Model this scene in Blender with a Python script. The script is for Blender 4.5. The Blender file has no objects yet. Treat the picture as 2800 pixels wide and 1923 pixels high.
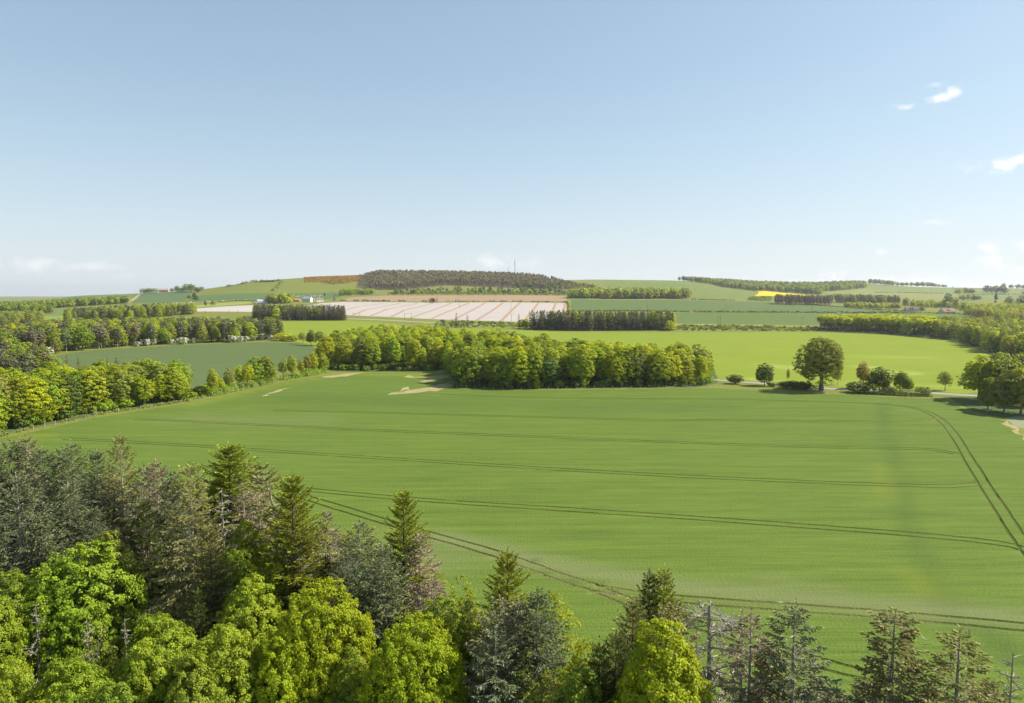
import bpy, math, random
import numpy as np
from mathutils import Vector
from mathutils.geometry import delaunay_2d_cdt

scene = bpy.context.scene
COL = scene.collection
R = math.radians

# ------------------------------------------------------------------ camera
W0, H0, F0 = 2800.0, 1923.0, 1867.0          # the photograph's pixels and its focal length in them
PITCH = R(4.76)                              # looking slightly down
CAMZ = 36.0                                  # a drone above the edge of the wood
cam_data = bpy.data.cameras.new('camera')
cam_data.sensor_width = 36.0
cam_data.lens = 36.0 * F0 / W0
cam_data.clip_start = 0.5
cam_data.clip_end = 60000
cam = bpy.data.objects.new('camera', cam_data)
COL.objects.link(cam)
cam.location = (0, 0, CAMZ)
cam.rotation_euler = (R(90) - PITCH, 0, 0)
scene.camera = cam

# ------------------------------------------------------------------ light
SUN_AZ, SUN_EL = R(79), R(43)                # azimuth measured from +Y (into the picture) towards +X
sun_data = bpy.data.lights.new('sun', 'SUN')
sun_data.energy = 4.4
sun_data.angle = R(0.55)
sun_data.color = (1.0, 0.93, 0.82)
sun = bpy.data.objects.new('sun', sun_data)
COL.objects.link(sun)
sd = Vector((math.sin(SUN_AZ) * math.cos(SUN_EL), math.cos(SUN_AZ) * math.cos(SUN_EL), math.sin(SUN_EL)))
sun.rotation_euler = sd.to_track_quat('Z', 'Y').to_euler()
sun.location = (200, 100, 300)

scene.view_settings.view_transform = 'Standard'
scene.view_settings.look = 'None'
scene.view_settings.exposure = 1.02
scene.view_settings.gamma = 1.0
scene.view_settings.use_curve_mapping = False
scene.cycles.max_bounces = 7
scene.cycles.diffuse_bounces = 5
scene.cycles.glossy_bounces = 1
scene.cycles.transmission_bounces = 5
scene.cycles.volume_bounces = 0
scene.cycles.transparent_max_bounces = 4


def pix_dir(px, py):
    u = (px - W0 / 2) / F0
    v = (H0 / 2 - py) / F0
    return (u, math.cos(PITCH) + v * math.sin(PITCH), -math.sin(PITCH) + v * math.cos(PITCH))


def new_nodes(tree):
    tree.nodes.clear()
    return tree.nodes, tree.links


world = bpy.data.worlds.new('World')
scene.world = world
world.use_nodes = True


def build_world():
    nt = world.node_tree
    N, L = new_nodes(nt)
    out = N.new('ShaderNodeOutputWorld')
    bg = N.new('ShaderNodeBackground')
    bg.inputs['Strength'].default_value = 0.1
    sky = N.new('ShaderNodeTexSky')
    sky.sky_type = 'NISHITA'
    sky.sun_disc = False
    sky.sun_elevation = SUN_EL
    sky.sun_rotation = SUN_AZ
    sky.altitude = 80
    sky.air_density = 0.9
    sky.dust_density = 1.1
    sky.ozone_density = 1.4
    L.new(bg.outputs[0], out.inputs[0])
    tc = N.new('ShaderNodeTexCoord')
    sep = N.new('ShaderNodeSeparateXYZ')
    L.new(tc.outputs['Generated'], sep.inputs[0])

    def M(op, a, b=None, c=None):
        n = N.new('ShaderNodeMath')
        n.operation = op
        for i, x in enumerate((a, b, c)):
            if x is None:
                continue
            if isinstance(x, (int, float)):
                n.inputs[i].default_value = x
            else:
                L.new(x, n.inputs[i])
        return n.outputs[0]
    az = M('ARCTAN2', sep.outputs[0], sep.outputs[1])
    el = M('ARCSINE', sep.outputs[2])
    comb = N.new('ShaderNodeCombineXYZ')
    L.new(az, comb.inputs[0])
    L.new(M('MULTIPLY', el, 1.5), comb.inputs[1])
    noi = N.new('ShaderNodeTexNoise')
    noi.inputs['Scale'].default_value = 42
    noi.inputs['Detail'].default_value = 8
    noi.inputs['Roughness'].default_value = 0.62
    L.new(comb.outputs[0], noi.inputs['Vector'])
    nz = M('MULTIPLY', M('SUBTRACT', noi.outputs['Fac'], 0.48), 4.2)
    clouds = [  # px, py, half width, half height, strength
        (2573, 266, 48, 20, .95), (2606, 254, 36, 20, .85), (2562, 276, 34, 16, .8), (2473, 290, 34, 14, .75),
        (2655, 455, 52, 20, .6), (2762, 450, 66, 28, 1), (2810, 440, 70, 34, 1), (2700, 677, 38, 18, .8),
        (2723, 719, 56, 22, .9), (2410, 690, 20, 13, .55), (2805, 668, 40, 16, .7), (2282, 755, 44, 27, 1),
        (2440, 764, 70, 20, .7), (2530, 770, 80, 18, .7), (2155, 770, 30, 12, .7), (60, 722, 170, 26, .6),
        (235, 732, 110, 20, .55), (338, 757, 36, 8, .3), (1345, 716, 80, 20, .6), (1430, 722, 90, 20, .25),
        (2560, 608, 60, 9, .4), (2560, 232, 30, 8, .3), (2800, 738, 46, 14, .7), (2495, 568, 14, 8, .3)]
    total = None
    for px, py, w, h, s in clouds:
        d = pix_dir(px, py)
        a0 = math.atan2(d[0], d[1])
        e0 = math.atan2(d[2], math.hypot(d[0], d[1]))
        kk = math.cos(a0) ** 2 if abs(a0) < 1.2 else 1
        dx = M('DIVIDE', M('SUBTRACT', az, a0), w / F0 * kk)
        dy = M('DIVIDE', M('SUBTRACT', el, e0), h / F0 * math.cos(a0))
        r = M('SQRT', M('ADD', M('MULTIPLY', dx, dx), M('MULTIPLY', dy, dy)))
        m = M('SUBTRACT', 1.0, r)
        m = M('ADD', m, nz)
        # no cloud at all away from its own place
        lim = M('SUBTRACT', 1.5, r)
        m = M('MINIMUM', m, lim)
        mm = N.new('ShaderNodeMapRange')
        mm.interpolation_type = 'SMOOTHSTEP'
        mm.inputs['From Min'].default_value = 0.0
        mm.inputs['From Max'].default_value = 1.5
        mm.inputs['To Max'].default_value = s
        L.new(m, mm.inputs['Value'])
        total = mm.outputs[0] if total is None else M('MAXIMUM', total, mm.outputs[0])
    # thin bright air: soften the sky's contrast, whiten it towards the horizon
    gam = N.new('ShaderNodeGamma')
    gam.inputs['Gamma'].default_value = 0.55
    L.new(sky.outputs[0], gam.inputs['Color'])
    sc_ = N.new('ShaderNodeMix')
    sc_.data_type = 'RGBA'
    sc_.blend_type = 'MULTIPLY'
    sc_.clamp_result = False
    sc_.inputs['Factor'].default_value = 1
    sc_.inputs['B'].default_value = (1.34, 1.56, 1.62, 1)
    L.new(gam.outputs[0], sc_.inputs['A'])
    hz = M('POWER', 2.718, M('MULTIPLY', M('MAXIMUM', el, 0.0), -9.0))
    hm = N.new('ShaderNodeMix')
    hm.data_type = 'RGBA'
    L.new(M('MULTIPLY', hz, .92), hm.inputs['Factor'])
    L.new(sc_.outputs['Result'], hm.inputs['A'])
    hm.inputs['B'].default_value = (4.15, 4.4, 4.65, 1)
    mix = N.new('ShaderNodeMix')
    mix.data_type = 'RGBA'
    L.new(total, mix.inputs['Factor'])
    L.new(hm.outputs['Result'], mix.inputs['A'])
    mix.inputs['B'].default_value = (5.5, 5.45, 5.5, 1)
    L.new(mix.outputs['Result'], bg.inputs['Color'])


build_world()

# ------------------------------------------------------------------ terrain: height as a function of bearing s = x / y and depth y


def tan_of(px, py):
    d = pix_dir(px, py)
    return d[2] / d[1]


TCOLS = {
    -900: [(600, 910), (1200, 850), (1800, 840), (2400, 834)],
    0: [(600, 912), (800, 888), (1200, 849), (1800, 840), (2400, 834)],
    120: [(600, 914), (800, 885), (1200, 847), (1800, 833), (2300, 822)],
    200: [(620, 914), (800, 884), (1200, 843), (1800, 824), (2300, 808)],
    350: [(640, 911), (800, 880), (1000, 852), (1400, 829), (1800, 814), (2200, 803)],
    550: [(660, 907), (780, 879), (960, 853), (1150, 842), (1350, 829), (1700, 808), (2000, 791)],
    620: [(660, 907), (780, 879), (960, 853), (1150, 838), (1350, 825), (1700, 802), (2000, 782)],
    700: [(670, 905), (780, 879), (960, 853), (1150, 835), (1350, 821), (1700, 799), (2020, 766)],
    850: [(670, 905), (780, 880), (960, 854), (1150, 834), (1300, 825), (1650, 803), (2080, 756)],
    1000: [(670, 905), (760, 884), (880, 866), (1150, 837), (1300, 823), (1500, 808), (1750, 792), (2120, 751)],
    1200: [(670, 904), (760, 890), (840, 874), (1100, 842), (1300, 824), (1500, 808), (1700, 793), (2120, 752)],
    1400: [(670, 905), (810, 881), (1050, 848), (1300, 824), (1500, 808), (1700, 796), (2120, 757)],
    1500: [(667, 906), (830, 880), (1050, 849), (1300, 825), (1500, 809), (1700, 796), (2150, 765)],
    1600: [(665, 907), (850, 880), (1050, 850), (1300, 826), (1500, 810), (1700, 796), (2250, 762)],
    1850: [(665, 907), (850, 884), (1000, 853), (1250, 828), (1450, 815), (1800, 795), (2350, 765)],
    2100: [(665, 907), (830, 889), (1000, 853), (1250, 833), (1500, 821), (1800, 806), (2300, 786), (2700, 775)],
    2230: [(640, 910), (830, 889), (1000, 853), (1250, 837), (1500, 824), (1800, 810), (2300, 788), (2700, 768)],
    2350: [(600, 918), (800, 886), (1000, 854), (1300, 836), (1600, 820), (2100, 799), (2700, 772)],
    2500: [(560, 925), (770, 884), (950, 859), (1200, 842), (1600, 823), (2200, 802), (2800, 784)],
    2800: [(540, 930), (750, 888), (950, 861), (1200, 845), (1600, 826), (2200, 806), (2800, 788)],
    3900: [(540, 930), (750, 888), (950, 861), (1200, 845), (1600, 826), (2200, 806), (2800, 790)],
}
SMAX, NS = 2.4, 321
QMIN, QMAX, NQ = math.log(6.0), math.log(20000.0), 640
Sg = np.linspace(-SMAX, SMAX, NS)
Qg = np.linspace(QMIN, QMAX, NQ)
Yg = np.exp(Qg)


def make_terrain():
    keys = sorted(TCOLS)
    colz = []
    for px in keys:
        pts = TCOLS[px]
        ys = [0, 300, 560 if pts[0][0] > 560 else pts[0][0] * .9]
        zs = [0, 0, 0]
        for y, py in pts:
            ys.append(y)
            zs.append(CAMZ + y * tan_of(px, py))
        cy, cz = ys[-1], zs[-1]
        ys += [cy * 1.06, cy * 1.5, cy * 2.3, 12000, 20000]
        zs += [cz - 2, cz * .45, 15, 0, 0]
        colz.append(np.interp(Yg, ys, zs))
    colz = np.array(colz)
    ss = np.array([(px - W0 / 2) / F0 / 1.0 for px in keys])
    Z = np.zeros((NS, NQ))
    for j in range(NQ):
        Z[:, j] = np.interp(Sg, ss, colz[:, j])

    def blur(Z, k, axis):
        ker = np.ones(k) / k
        pad = [(0, 0), (0, 0)]
        pad[axis] = (k // 2, k // 2)
        return np.apply_along_axis(lambda v: np.convolve(v, ker, 'valid'), axis, np.pad(Z, pad, mode='edge'))
    for _ in range(2):
        Z = blur(Z, 3, 0)
        Z = blur(Z, 5, 1)
    SS, YY = np.meshgrid(Sg, Yg, indexing='ij')
    X = SS * YY
    und = 0.35 * np.sin(X / 31 + 1.3) * np.sin(YY / 43 + .4) + 0.25 * np.sin(X / 17 + YY / 23)
    Z = Z + und * np.clip((YY - 60) / 200, 0, 1) * np.clip((600 - YY) / 200, 0, 1)
    return Z


ZT = make_terrain()


def height(x, y):
    x = np.asarray(x, float)
    y = np.maximum(np.asarray(y, float), 6.01)
    s = np.clip(x / y, -SMAX + 1e-6, SMAX - 1e-6)
    q = np.clip(np.log(y), QMIN, QMAX - 1e-6)
    a = (s + SMAX) / (2 * SMAX) * (NS - 1)
    b = (q - QMIN) / (QMAX - QMIN) * (NQ - 1)
    i = np.clip(a.astype(int), 0, NS - 2)
    j = np.clip(b.astype(int), 0, NQ - 2)
    fa, fb = a - i, b - j
    return (ZT[i, j] * (1 - fa) * (1 - fb) + ZT[i + 1, j] * fa * (1 - fb) + ZT[i, j + 1] * (1 - fa) * fb + ZT[i + 1, j + 1] * fa * fb)


_YS = np.exp(np.linspace(math.log(22), math.log(3000), 1500))


def ground(px, py):
    """The point of the land that the photograph shows at a pixel (or the crest nearest to it)."""
    d = pix_dir(px, py)
    s, t = d[0] / d[1], d[2] / d[1]
    h = height(s * _YS, _YS)
    e = CAMZ + t * _YS - h
    k = np.nonzero(e <= 0)[0]
    if len(k):
        k = k[0]
        if k == 0:
            y = _YS[0]
        else:
            f = e[k - 1] / (e[k - 1] - e[k])
            y = _YS[k - 1] + f * (_YS[k] - _YS[k - 1])
    else:
        m = _YS > 1200
        y = _YS[m][np.argmin(e[m] / _YS[m])]
    return (s * y, float(y))


def place_top(px, py, h, zbase=0.0):
    """Ground point of something of height h whose top shows at a pixel (near, on flat land)."""
    d = pix_dir(px, py)
    y = (CAMZ - h - zbase) / (-d[2] / d[1])
    return (d[0] / d[1] * y, y)


def gp(pts):
    return [ground(*p) for p in pts]


def densify(poly, step, closed=True):
    """Cut the edges of a world polygon, in (s, log y), into short pieces."""
    out = []
    n = len(poly)
    for i in range(n if closed else n - 1):
        a, b = poly[i], poly[(i + 1) % n]
        sa, qa, sb, qb = a[0] / a[1], math.log(a[1]), b[0] / b[1], math.log(b[1])
        k = max(1, int(max(abs(sa - sb), abs(qa - qb)) / step))
        for j in range(k):
            f = j / k
            out.append((a[0] + (b[0] - a[0]) * f, a[1] + (b[1] - a[1]) * f))
    if not closed:
        out.append(poly[-1])
    return out


def inside(poly, x, y):
    r = np.zeros(len(x), bool)
    n = len(poly)
    for i in range(n):
        x1, y1 = poly[i]
        x2, y2 = poly[(i + 1) % n]
        if y1 == y2:
            continue
        c = ((y1 > y) != (y2 > y)) & (x < (x2 - x1) * (y - y1) / (y2 - y1) + x1)
        r ^= c
    return r


def sqpoly(poly):
    return [(x / y, math.log(y)) for x, y in poly]


K = 1.2048
# near edge of the crop, in metres (hidden behind the wood in the foreground)
EDGE = [(150, 40), (60, 44), (20, 48), (8, 56), (2, 66), (-8, 80), (-22, 97), (-40, 112), (-62, 124), (-95, 134), (-140, 140), (-230, 150)]
wheat_top = [(-500, 1300), (-150, 1235), (0, 1200), (60, 1188), (260, 1143), (520, 1103), (620, 1079), (700, 1061), (800, 1041), (900, 1027),
             (1000, 1020), (1150, 1018), (1228, 1022), (1236, 1060), (1300, 1067), (1700, 1065), (1900, 1062), (1960, 1062), (2060, 1068),
             (2150, 1076), (2260, 1078), (2330, 1080), (2450, 1087), (2560, 1091), (2620, 1112), (2665, 1131), (2725, 1143), (2748, 1155),
             (2800, 1195), (3100, 1340), (3700, 1700)]
REG = [  # name, polygon (world), later ones lie over earlier ones
    ('wheat_field', gp(wheat_top) + EDGE),
    ('middle_field', gp([(80, 990), (110, 981), (200, 965), (260, 957), (480, 944), (600, 940), (700, 936), (770, 937), (820, 941), (857, 948),
                         (872, 965), (850, 1000), (600, 1050), (480, 1078), (300, 1085), (100, 1060)])),
    ('lime_field', gp([(751, 880), (850, 879), (956, 877), (1060, 884), (1182, 897), (1300, 898), (1400, 901), (1500, 907), (1731, 909), (1800, 909),
                       (2100, 909), (2235, 909), (2400, 915), (2507, 923), (2617, 934), (2700, 968), (2760, 990), (2720, 1060), (2645, 1078), (2551, 1070),
                       (2272, 1058), (2131, 1047), (2060, 1042), (1948, 1033), (1700, 1000), (1300, 975), (1000, 960), (860, 945), (800, 930), (745, 905)])),
    ('meadow', gp([(230, 880), (300, 870), (415, 866), (470, 872), (380, 884), (300, 888)])),
    ('lower_pasture', gp([(1560, 856), (1845, 855), (2500, 857), (2720, 863), (2700, 874), (2500, 874), (2235, 889), (2100, 888), (1846, 885), (1560, 883)])),
    ('upper_pasture', gp([(1562, 819), (1700, 821), (1890, 821), (2100, 826), (2304, 839), (2413, 849), (2450, 853), (2100, 852), (1850, 851), (1560, 849)])),
    ('plastic_covered_field', gp([(857, 833), (880, 829), (935, 826), (1182, 828), (1400, 827), (1549, 829), (1549, 848), (1530, 872), (1445, 880),
                                  (1400, 880), (1182, 873), (1060, 867), (947, 862), (900, 858), (800, 855), (690, 850), (700, 846), (800, 842)])),
    ('plastic_covered_strip', gp([(533, 844), (600, 839), (690, 835), (720, 834), (720, 853), (683, 853), (533, 852)])),
    ('ploughed_field', gp([(929, 821), (965, 813), (1061, 809), (1400, 808), (1550, 809), (1550, 824), (1400, 824), (1182, 825), (935, 823)])),
    ('hill_pasture', gp([(546, 807), (700, 801), (960, 798), (972, 790), (975, 745), (900, 740), (700, 740), (600, 760), (550, 780)])),
    ('dark_pasture', gp([(530, 812), (546, 808), (700, 802), (960, 799), (930, 812), (900, 818), (700, 820), (591, 822), (500, 827)])),
    ('slope_field', gp([(350, 800), (526, 796), (520, 812), (500, 826), (446, 829), (350, 829), (345, 825), (384, 803)])),
    ('bright_strip', gp([(533, 836), (600, 829), (680, 825), (692, 829), (640, 834), (535, 841)])),
    ('left_hill_pasture', gp([(150, 806), (350, 795), (384, 803), (345, 822), (330, 826), (250, 822), (180, 815)])),
    ('left_pasture', gp([(137, 845), (250, 838), (350, 829), (350, 850), (180, 862), (135, 860)])),
    ('small_meadow', gp([(118, 865), (180, 863), (180, 874), (125, 877)])),
    ('east_hill_pasture', gp([(1640, 775), (1660, 740), (1840, 740), (1843, 768), (1950, 779), (1987, 789), (2069, 797), (2060, 808), (2020, 816),
                              (1890, 817), (1885, 805), (1700, 800)])),
    ('rapeseed_field', gp([(2072, 794), (2100, 797), (2150, 802), (2200, 806), (2240, 811), (2150, 809), (2064, 809), (2075, 801)])),
    ('far_pasture', gp([(2100, 776), (2160, 758), (2400, 758), (2376, 778), (2366, 790), (2250, 796), (2240, 779)])),
    ('ridge_pasture', gp([(2376, 780), (2380, 760), (2600, 770), (3300, 770), (3300, 806), (2800, 805), (2695, 804), (2577, 802), (2400, 794)])),
    ('pale_pasture', gp([(2250, 800), (2366, 790), (2400, 795), (2577, 803), (2620, 806), (2610, 822), (2480, 820), (2300, 812)])),
    ('far_east_field', gp([(2640, 807), (2800, 807), (3300, 808), (3300, 822), (2800, 822), (2640, 820)])),
    ('forest_soil', gp([(974, 788), (1055, 793), (1088, 794), (1182, 785), (1212, 781), (1400, 788), (1550, 794), (1640, 788), (1600, 780), (1500, 770), (1450, 762), (1400, 738), (1200, 730), (980, 738)])),
    ('gorse_slope', gp([(832, 758), (870, 751), (983, 747), (985, 768), (940, 776), (905, 778), (870, 772), (832, 773)])),
    ('footpath', gp([(345, 828), (360, 818), (383, 803), (387, 803), (372, 818), (354, 829)])),
    ('wood_floor', EDGE + [(-230, 60), (-200, 10), (150, 10)]),
    ('copse_floor', gp([(880, 1016), (900, 1016), (1230, 1016), (1240, 1062), (1700, 1062), (1900, 1060), (1965, 1048), (1955, 1015), (1800, 1000), (1500, 1000), (1300, 960),
                        (1100, 948), (950, 950), (870, 965)])),
    ('clump_floor', gp([(2590, 1085), (2660, 1084), (2800, 1085), (3000, 1090), (3000, 1130), (2800, 1145), (2725, 1140), (2665, 1128)])),
    ('strip_floor', gp([(-300, 1245), (63, 1178), (270, 1133), (514, 1098), (522, 1082), (400, 1084), (200, 1098), (0, 1118), (-300, 1140)])),
    ('belt_floor', gp([(2233, 907), (2400, 914), (2507, 922), (2617, 933), (2700, 967), (2760, 990), (2950, 1000), (3000, 950), (2900, 895), (2740, 888), (2400, 892), (2236, 895)])),
    ('bare_soil', gp([(872, 1034), (905, 1027), (975, 1020), (1010, 1020), (955, 1026), (905, 1034)])),
    ('bare_soil', gp([(1107, 1026), (1150, 1030), (1190, 1027), (1231, 1024), (1236, 1034), (1200, 1040), (1165, 1045), (1145, 1042), (1175, 1034), (1130, 1032)])),
    ('bare_soil', gp([(1068, 1076), (1095, 1064), (1124, 1056), (1105, 1066), (1100, 1071), (1137, 1066), (1188, 1053), (1240, 1040), (1240, 1056), (1194, 1068), (1110, 1077)])),
    ('bare_soil', gp([(722, 1081), (745, 1071), (780, 1062), (752, 1073), (732, 1083)])),
    ('bare_soil', gp([(2745, 1150), (2762, 1160), (2800, 1190), (2860, 1230), (2860, 1238), (2800, 1200), (2755, 1162)])),
    ('cow_parsley', gp([(2745, 1143), (2800, 1136), (2900, 1150), (2900, 1200), (2800, 1172), (2775, 1165)])),
    ('road', gp([(1930, 1035), (2060, 1045), (2131, 1050), (2272, 1061), (2400, 1068), (2551, 1073), (2645, 1079), (2760, 1084), (3100, 1098),
                 (3100, 1103), (2760, 1088), (2645, 1083), (2551, 1077), (2400, 1072), (2272, 1065), (2131, 1053.5), (2060, 1048), (1930, 1038)])),
    ('farm_track', gp([(951, 871), (1060, 875), (1150, 880), (1300, 886), (1400, 888), (1400, 889.5), (1300, 887.5), (1150, 881.5), (1060, 876.5), (951, 872.5)])),
    ('earth_bank', gp([(1846, 886), (1975, 888), (2100, 890), (2235, 892), (2235, 894), (2100, 892), (1975, 890), (1846, 888)])),
]
# strips of bare earth between the sheets of plastic (bottom to top)
EARTH = [
    [(945, 848), (980, 838), (1055, 829)], [(965, 862), (1001, 847), (1095, 829)], [(1013, 864), (1061, 845), (1137, 831), (1141, 829)],
    [(1066, 868), (1107, 848), (1179, 831), (1184, 828)], [(1122, 870), (1158, 857), (1230, 831), (1234, 828)], [(1179, 872), (1218, 855), (1278, 830), (1282, 828)],
    [(1240, 875), (1265, 862), (1326, 829), (1328, 828)], [(1302, 877), (1345, 850), (1374, 829), (1376, 828)], [(1369, 879), (1400, 848), (1421, 829), (1423, 828)],
    [(1430, 880), (1452, 855), (1471, 830), (1472, 828)], [(1505, 868), (1512, 848), (1519, 831), (1519.6, 829)], [(1541, 868), (1542, 848), (1545, 830), (1545, 829)]]
for line in EARTH:
    pts = gp(line)
    for k, hw in ((0, 2.1),):
        Lp, Rp = [], []
        for i, p in enumerate(pts):
            a, b = pts[max(i - 1, 0)], pts[min(i + 1, len(pts) - 1)]
            dx, dy = b[0] - a[0], b[1] - a[1]
            n = math.hypot(dx, dy)
            Lp.append((p[0] - dy / n * hw, p[1] + dx / n * hw))
            Rp.append((p[0] + dy / n * hw, p[1] - dx / n * hw))
        REG.append(('earth_strip', Lp + Rp[::-1]))

TRAM = [
    [(310, 952), (650, 967), (1000, 983), (1500, 1003), (1900, 1016), (2060, 1018), (2120, 1020), (2168, 1030)],
    [(620, 931), (1000, 941), (1500, 953), (1900, 956), (2050, 957), (2100, 955), (2125, 948)],
    [(150, 996), (600, 1022), (1000, 1048), (1400, 1074), (1800, 1093), (2080, 1103), (2170, 1104), (2222, 1098)],
    [(690, 1111), (950, 1135), (1400, 1163), (1800, 1192), (2100, 1215), (2250, 1230), (2310, 1240), (2345, 1256)],
    [(1000, 895), (1400, 905), (1700, 907), (1950, 914), (2050, 921), (2100, 932), (2135, 952), (2165, 985), (2210, 1062), (2275, 1165), (2335, 1250), (2420, 1370)],
    [(690, 1128), (850, 1177), (980, 1215), (1100, 1248), (1200, 1283), (1300, 1320), (1400, 1345), (1550, 1361), (1700, 1372), (1900, 1386), (2100, 1402), (2324, 1423), (2500, 1440)],
    [(1340, 1330), (1390, 1352), (1480, 1383), (1560, 1412), (1700, 1454), (1870, 1508), (1980, 1534), (2100, 1560), (2324, 1600)],
]


def smooth_line(pts, n=3):
    for _ in range(n):
        out = [pts[0]]
        for a, b in zip(pts, pts[1:]):
            out += [(a[0] * .75 + b[0] * .25, a[1] * .75 + b[1] * .25), (a[0] * .25 + b[0] * .75, a[1] * .25 + b[1] * .75)]
        out.append(pts[-1])
        pts = out
    return pts


def offset(pts, d):
    out = []
    for i, p in enumerate(pts):
        a, b = pts[max(i - 1, 0)], pts[min(i + 1, len(pts) - 1)]
        dx, dy = b[0] - a[0], b[1] - a[1]
        n = math.hypot(dx, dy) + 1e-9
        out.append((p[0] - dy / n * d, p[1] + dx / n * d))
    return out




def densify_line(pts, step):
    out = []
    for a, b in zip(pts, pts[1:]):
        n = max(1, int(math.hypot(b[0] - a[0], b[1] - a[1]) / step))
        out += [(a[0] + (b[0] - a[0]) * j / n, a[1] + (b[1] - a[1]) * j / n) for j in range(n)]
    return out + [pts[-1]]


WHEELS = []          # centre lines of the wheel ruts
for t in TRAM:
    base = smooth_line(gp([(x * K, y * K) for x, y in t]))
    for d in (-0.95, 0.95):
        wl = densify_line(offset(base, d), 2.5)
        WHEELS.append([(x + math.sin(i * .9 + d) * .05 + math.sin(i * .23) * .07, y + math.sin(i * .7 + 2 * d) * .05) for i, (x, y) in enumerate(wl)])
TW = 0.28


def build_land():
    V, E = [], []
    rng = np.random.default_rng(5)

    def add_line(pts, closed):
        i0 = len(V)
        for x, y in pts:
            V.append(Vector((x / y, math.log(y))))
        n = len(pts)
        for i in range(n if closed else n - 1):
            E.append((i0 + i, i0 + (i + 1) % n))
    polys = []
    for name, p in REG:
        far = max(q[1] for q in p) > 450
        p = densify(p, 0.012)
        if name in ('wheat_field', 'middle_field', 'lime_field', 'bare_soil', 'cow_parsley', 'strip_floor', 'copse_floor'):
            amp = 0.0016 if name != 'bare_soil' else 0.007
            p = [(x + rng.normal() * amp * y * .6, y * (1 + rng.normal() * amp)) for x, y in p]
        polys.append((name, p))
        add_line(p, True)
    for w in WHEELS:
        for d in (-TW, 0, TW):
            add_line(offset(w, d), False)
    # grid
    s = np.arange(-1.15, 1.151, 0.02)
    q = np.arange(math.log(8.0), math.log(15000), 0.021)
    for qq in q:
        for ss in s:
            V.append(Vector((ss + float(rng.uniform(-.003, .003)), qq + float(rng.uniform(-.003, .003)))))
    r = delaunay_2d_cdt(V, E, [], 0, 1e-7)
    P = np.array([(v.x, v.y) for v in r[0]])
    T = np.array([f for f in r[2] if len(f) == 3])
    y = np.exp(P[:, 1])
    x = P[:, 0] * y
    z = height(x, y)
    # ruts pressed into the crop
    near = (y < 520) & (y > 30)
    dmin = np.full(len(x), 9.0)
    xi, yi = x[near], y[near]
    dn = np.full(len(xi), 9.0)
    for w in WHEELS:
        for a, b in zip(w, w[1:]):
            dx, dy = b[0] - a[0], b[1] - a[1]
            l2 = dx * dx + dy * dy + 1e-9
            t = np.clip(((xi - a[0]) * dx + (yi - a[1]) * dy) / l2, 0, 1)
            dn = np.minimum(dn, np.hypot(xi - a[0] - t * dx, yi - a[1] - t * dy))
    dmin[near] = dn
    z = z - 0.27 * np.clip(1 - dmin / (TW * .8), 0, 1)
    cx = x[T].mean(1)
    cy = y[T].mean(1)
    cs, cq = cx / cy, P[:, 1][T].mean(1)
    reg = np.zeros(len(T), int)
    names = ['ground']
    for name, p in polys:
        if name not in names:
            names.append(name)
        reg[inside([(a / b, math.log(b)) for a, b in p], cs, cq)] = names.index(name)
    names.append('tramline')
    cd = dmin[T]
    rut = (cd.min(1) < 0.05) & (cd.max(1) < TW * 1.15) & (reg == names.index('wheat_field'))
    reg[rut] = len(names) - 1
    XYZ = np.stack([x, y, z], 1)
    return XYZ, T, reg, names


def mesh_tris(name, XYZ, T, mats, attrs=None):
    used, inv = np.unique(T.ravel(), return_inverse=True)
    v = XYZ[used]
    t = inv.reshape(-1, 3)
    # every triangle faces up
    a, b, c = v[t[:, 0]], v[t[:, 1]], v[t[:, 2]]
    nz = (b[:, 0] - a[:, 0]) * (c[:, 1] - a[:, 1]) - (b[:, 1] - a[:, 1]) * (c[:, 0] - a[:, 0])
    t[nz < 0] = t[nz < 0][:, ::-1]
    me = bpy.data.meshes.new(name)
    me.vertices.add(len(v))
    me.vertices.foreach_set('co', v.astype(np.float32).ravel())
    me.loops.add(len(t) * 3)
    me.loops.foreach_set('vertex_index', t.astype(np.int32).ravel())
    me.polygons.add(len(t))
    me.polygons.foreach_set('loop_start', np.arange(0, len(t) * 3, 3, dtype=np.int32))
    me.polygons.foreach_set('use_smooth', np.ones(len(t), bool))
    for n_, f in (attrs or {}).items():
        at = me.attributes.new(n_, 'FLOAT', 'POINT')
        at.data.foreach_set('value', f(v).astype(np.float32))
    me.update(calc_edges=True)
    me.validate()
    for m in mats:
        me.materials.append(m)
    return me


# ------------------------------------------------------------------ materials


def mat_base(name):
    m = bpy.data.materials.new(name)
    m.use_nodes = True
    N, L = new_nodes(m.node_tree)
    out = N.new('ShaderNodeOutputMaterial')
    return m, N, L, out


def c4(c):
    return (c[0], c[1], c[2], 1)


def mixrgb(N, L, fac, a, b, mode='MIX'):
    n = N.new('ShaderNodeMix')
    n.data_type = 'RGBA'
    n.blend_type = mode
    for k, x in (('Factor', fac), ('A', a), ('B', b)):
        if isinstance(x, (int, float)):
            n.inputs[k].default_value = x
        elif isinstance(x, tuple):
            n.inputs[k].default_value = c4(x)
        else:
            L.new(x, n.inputs[k])
    return n.outputs['Result']


def noise(N, L, vec, scale, detail=3, rough=.55, lo=0.35, hi=0.65):
    n = N.new('ShaderNodeTexNoise')
    n.inputs['Scale'].default_value = scale
    n.inputs['Detail'].default_value = detail
    n.inputs['Roughness'].default_value = rough
    L.new(vec, n.inputs['Vector'])
    r = N.new('ShaderNodeMapRange')
    r.inputs['From Min'].default_value = lo
    r.inputs['From Max'].default_value = hi
    L.new(n.outputs['Fac'], r.inputs['Value'])
    return r.outputs[0]


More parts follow.
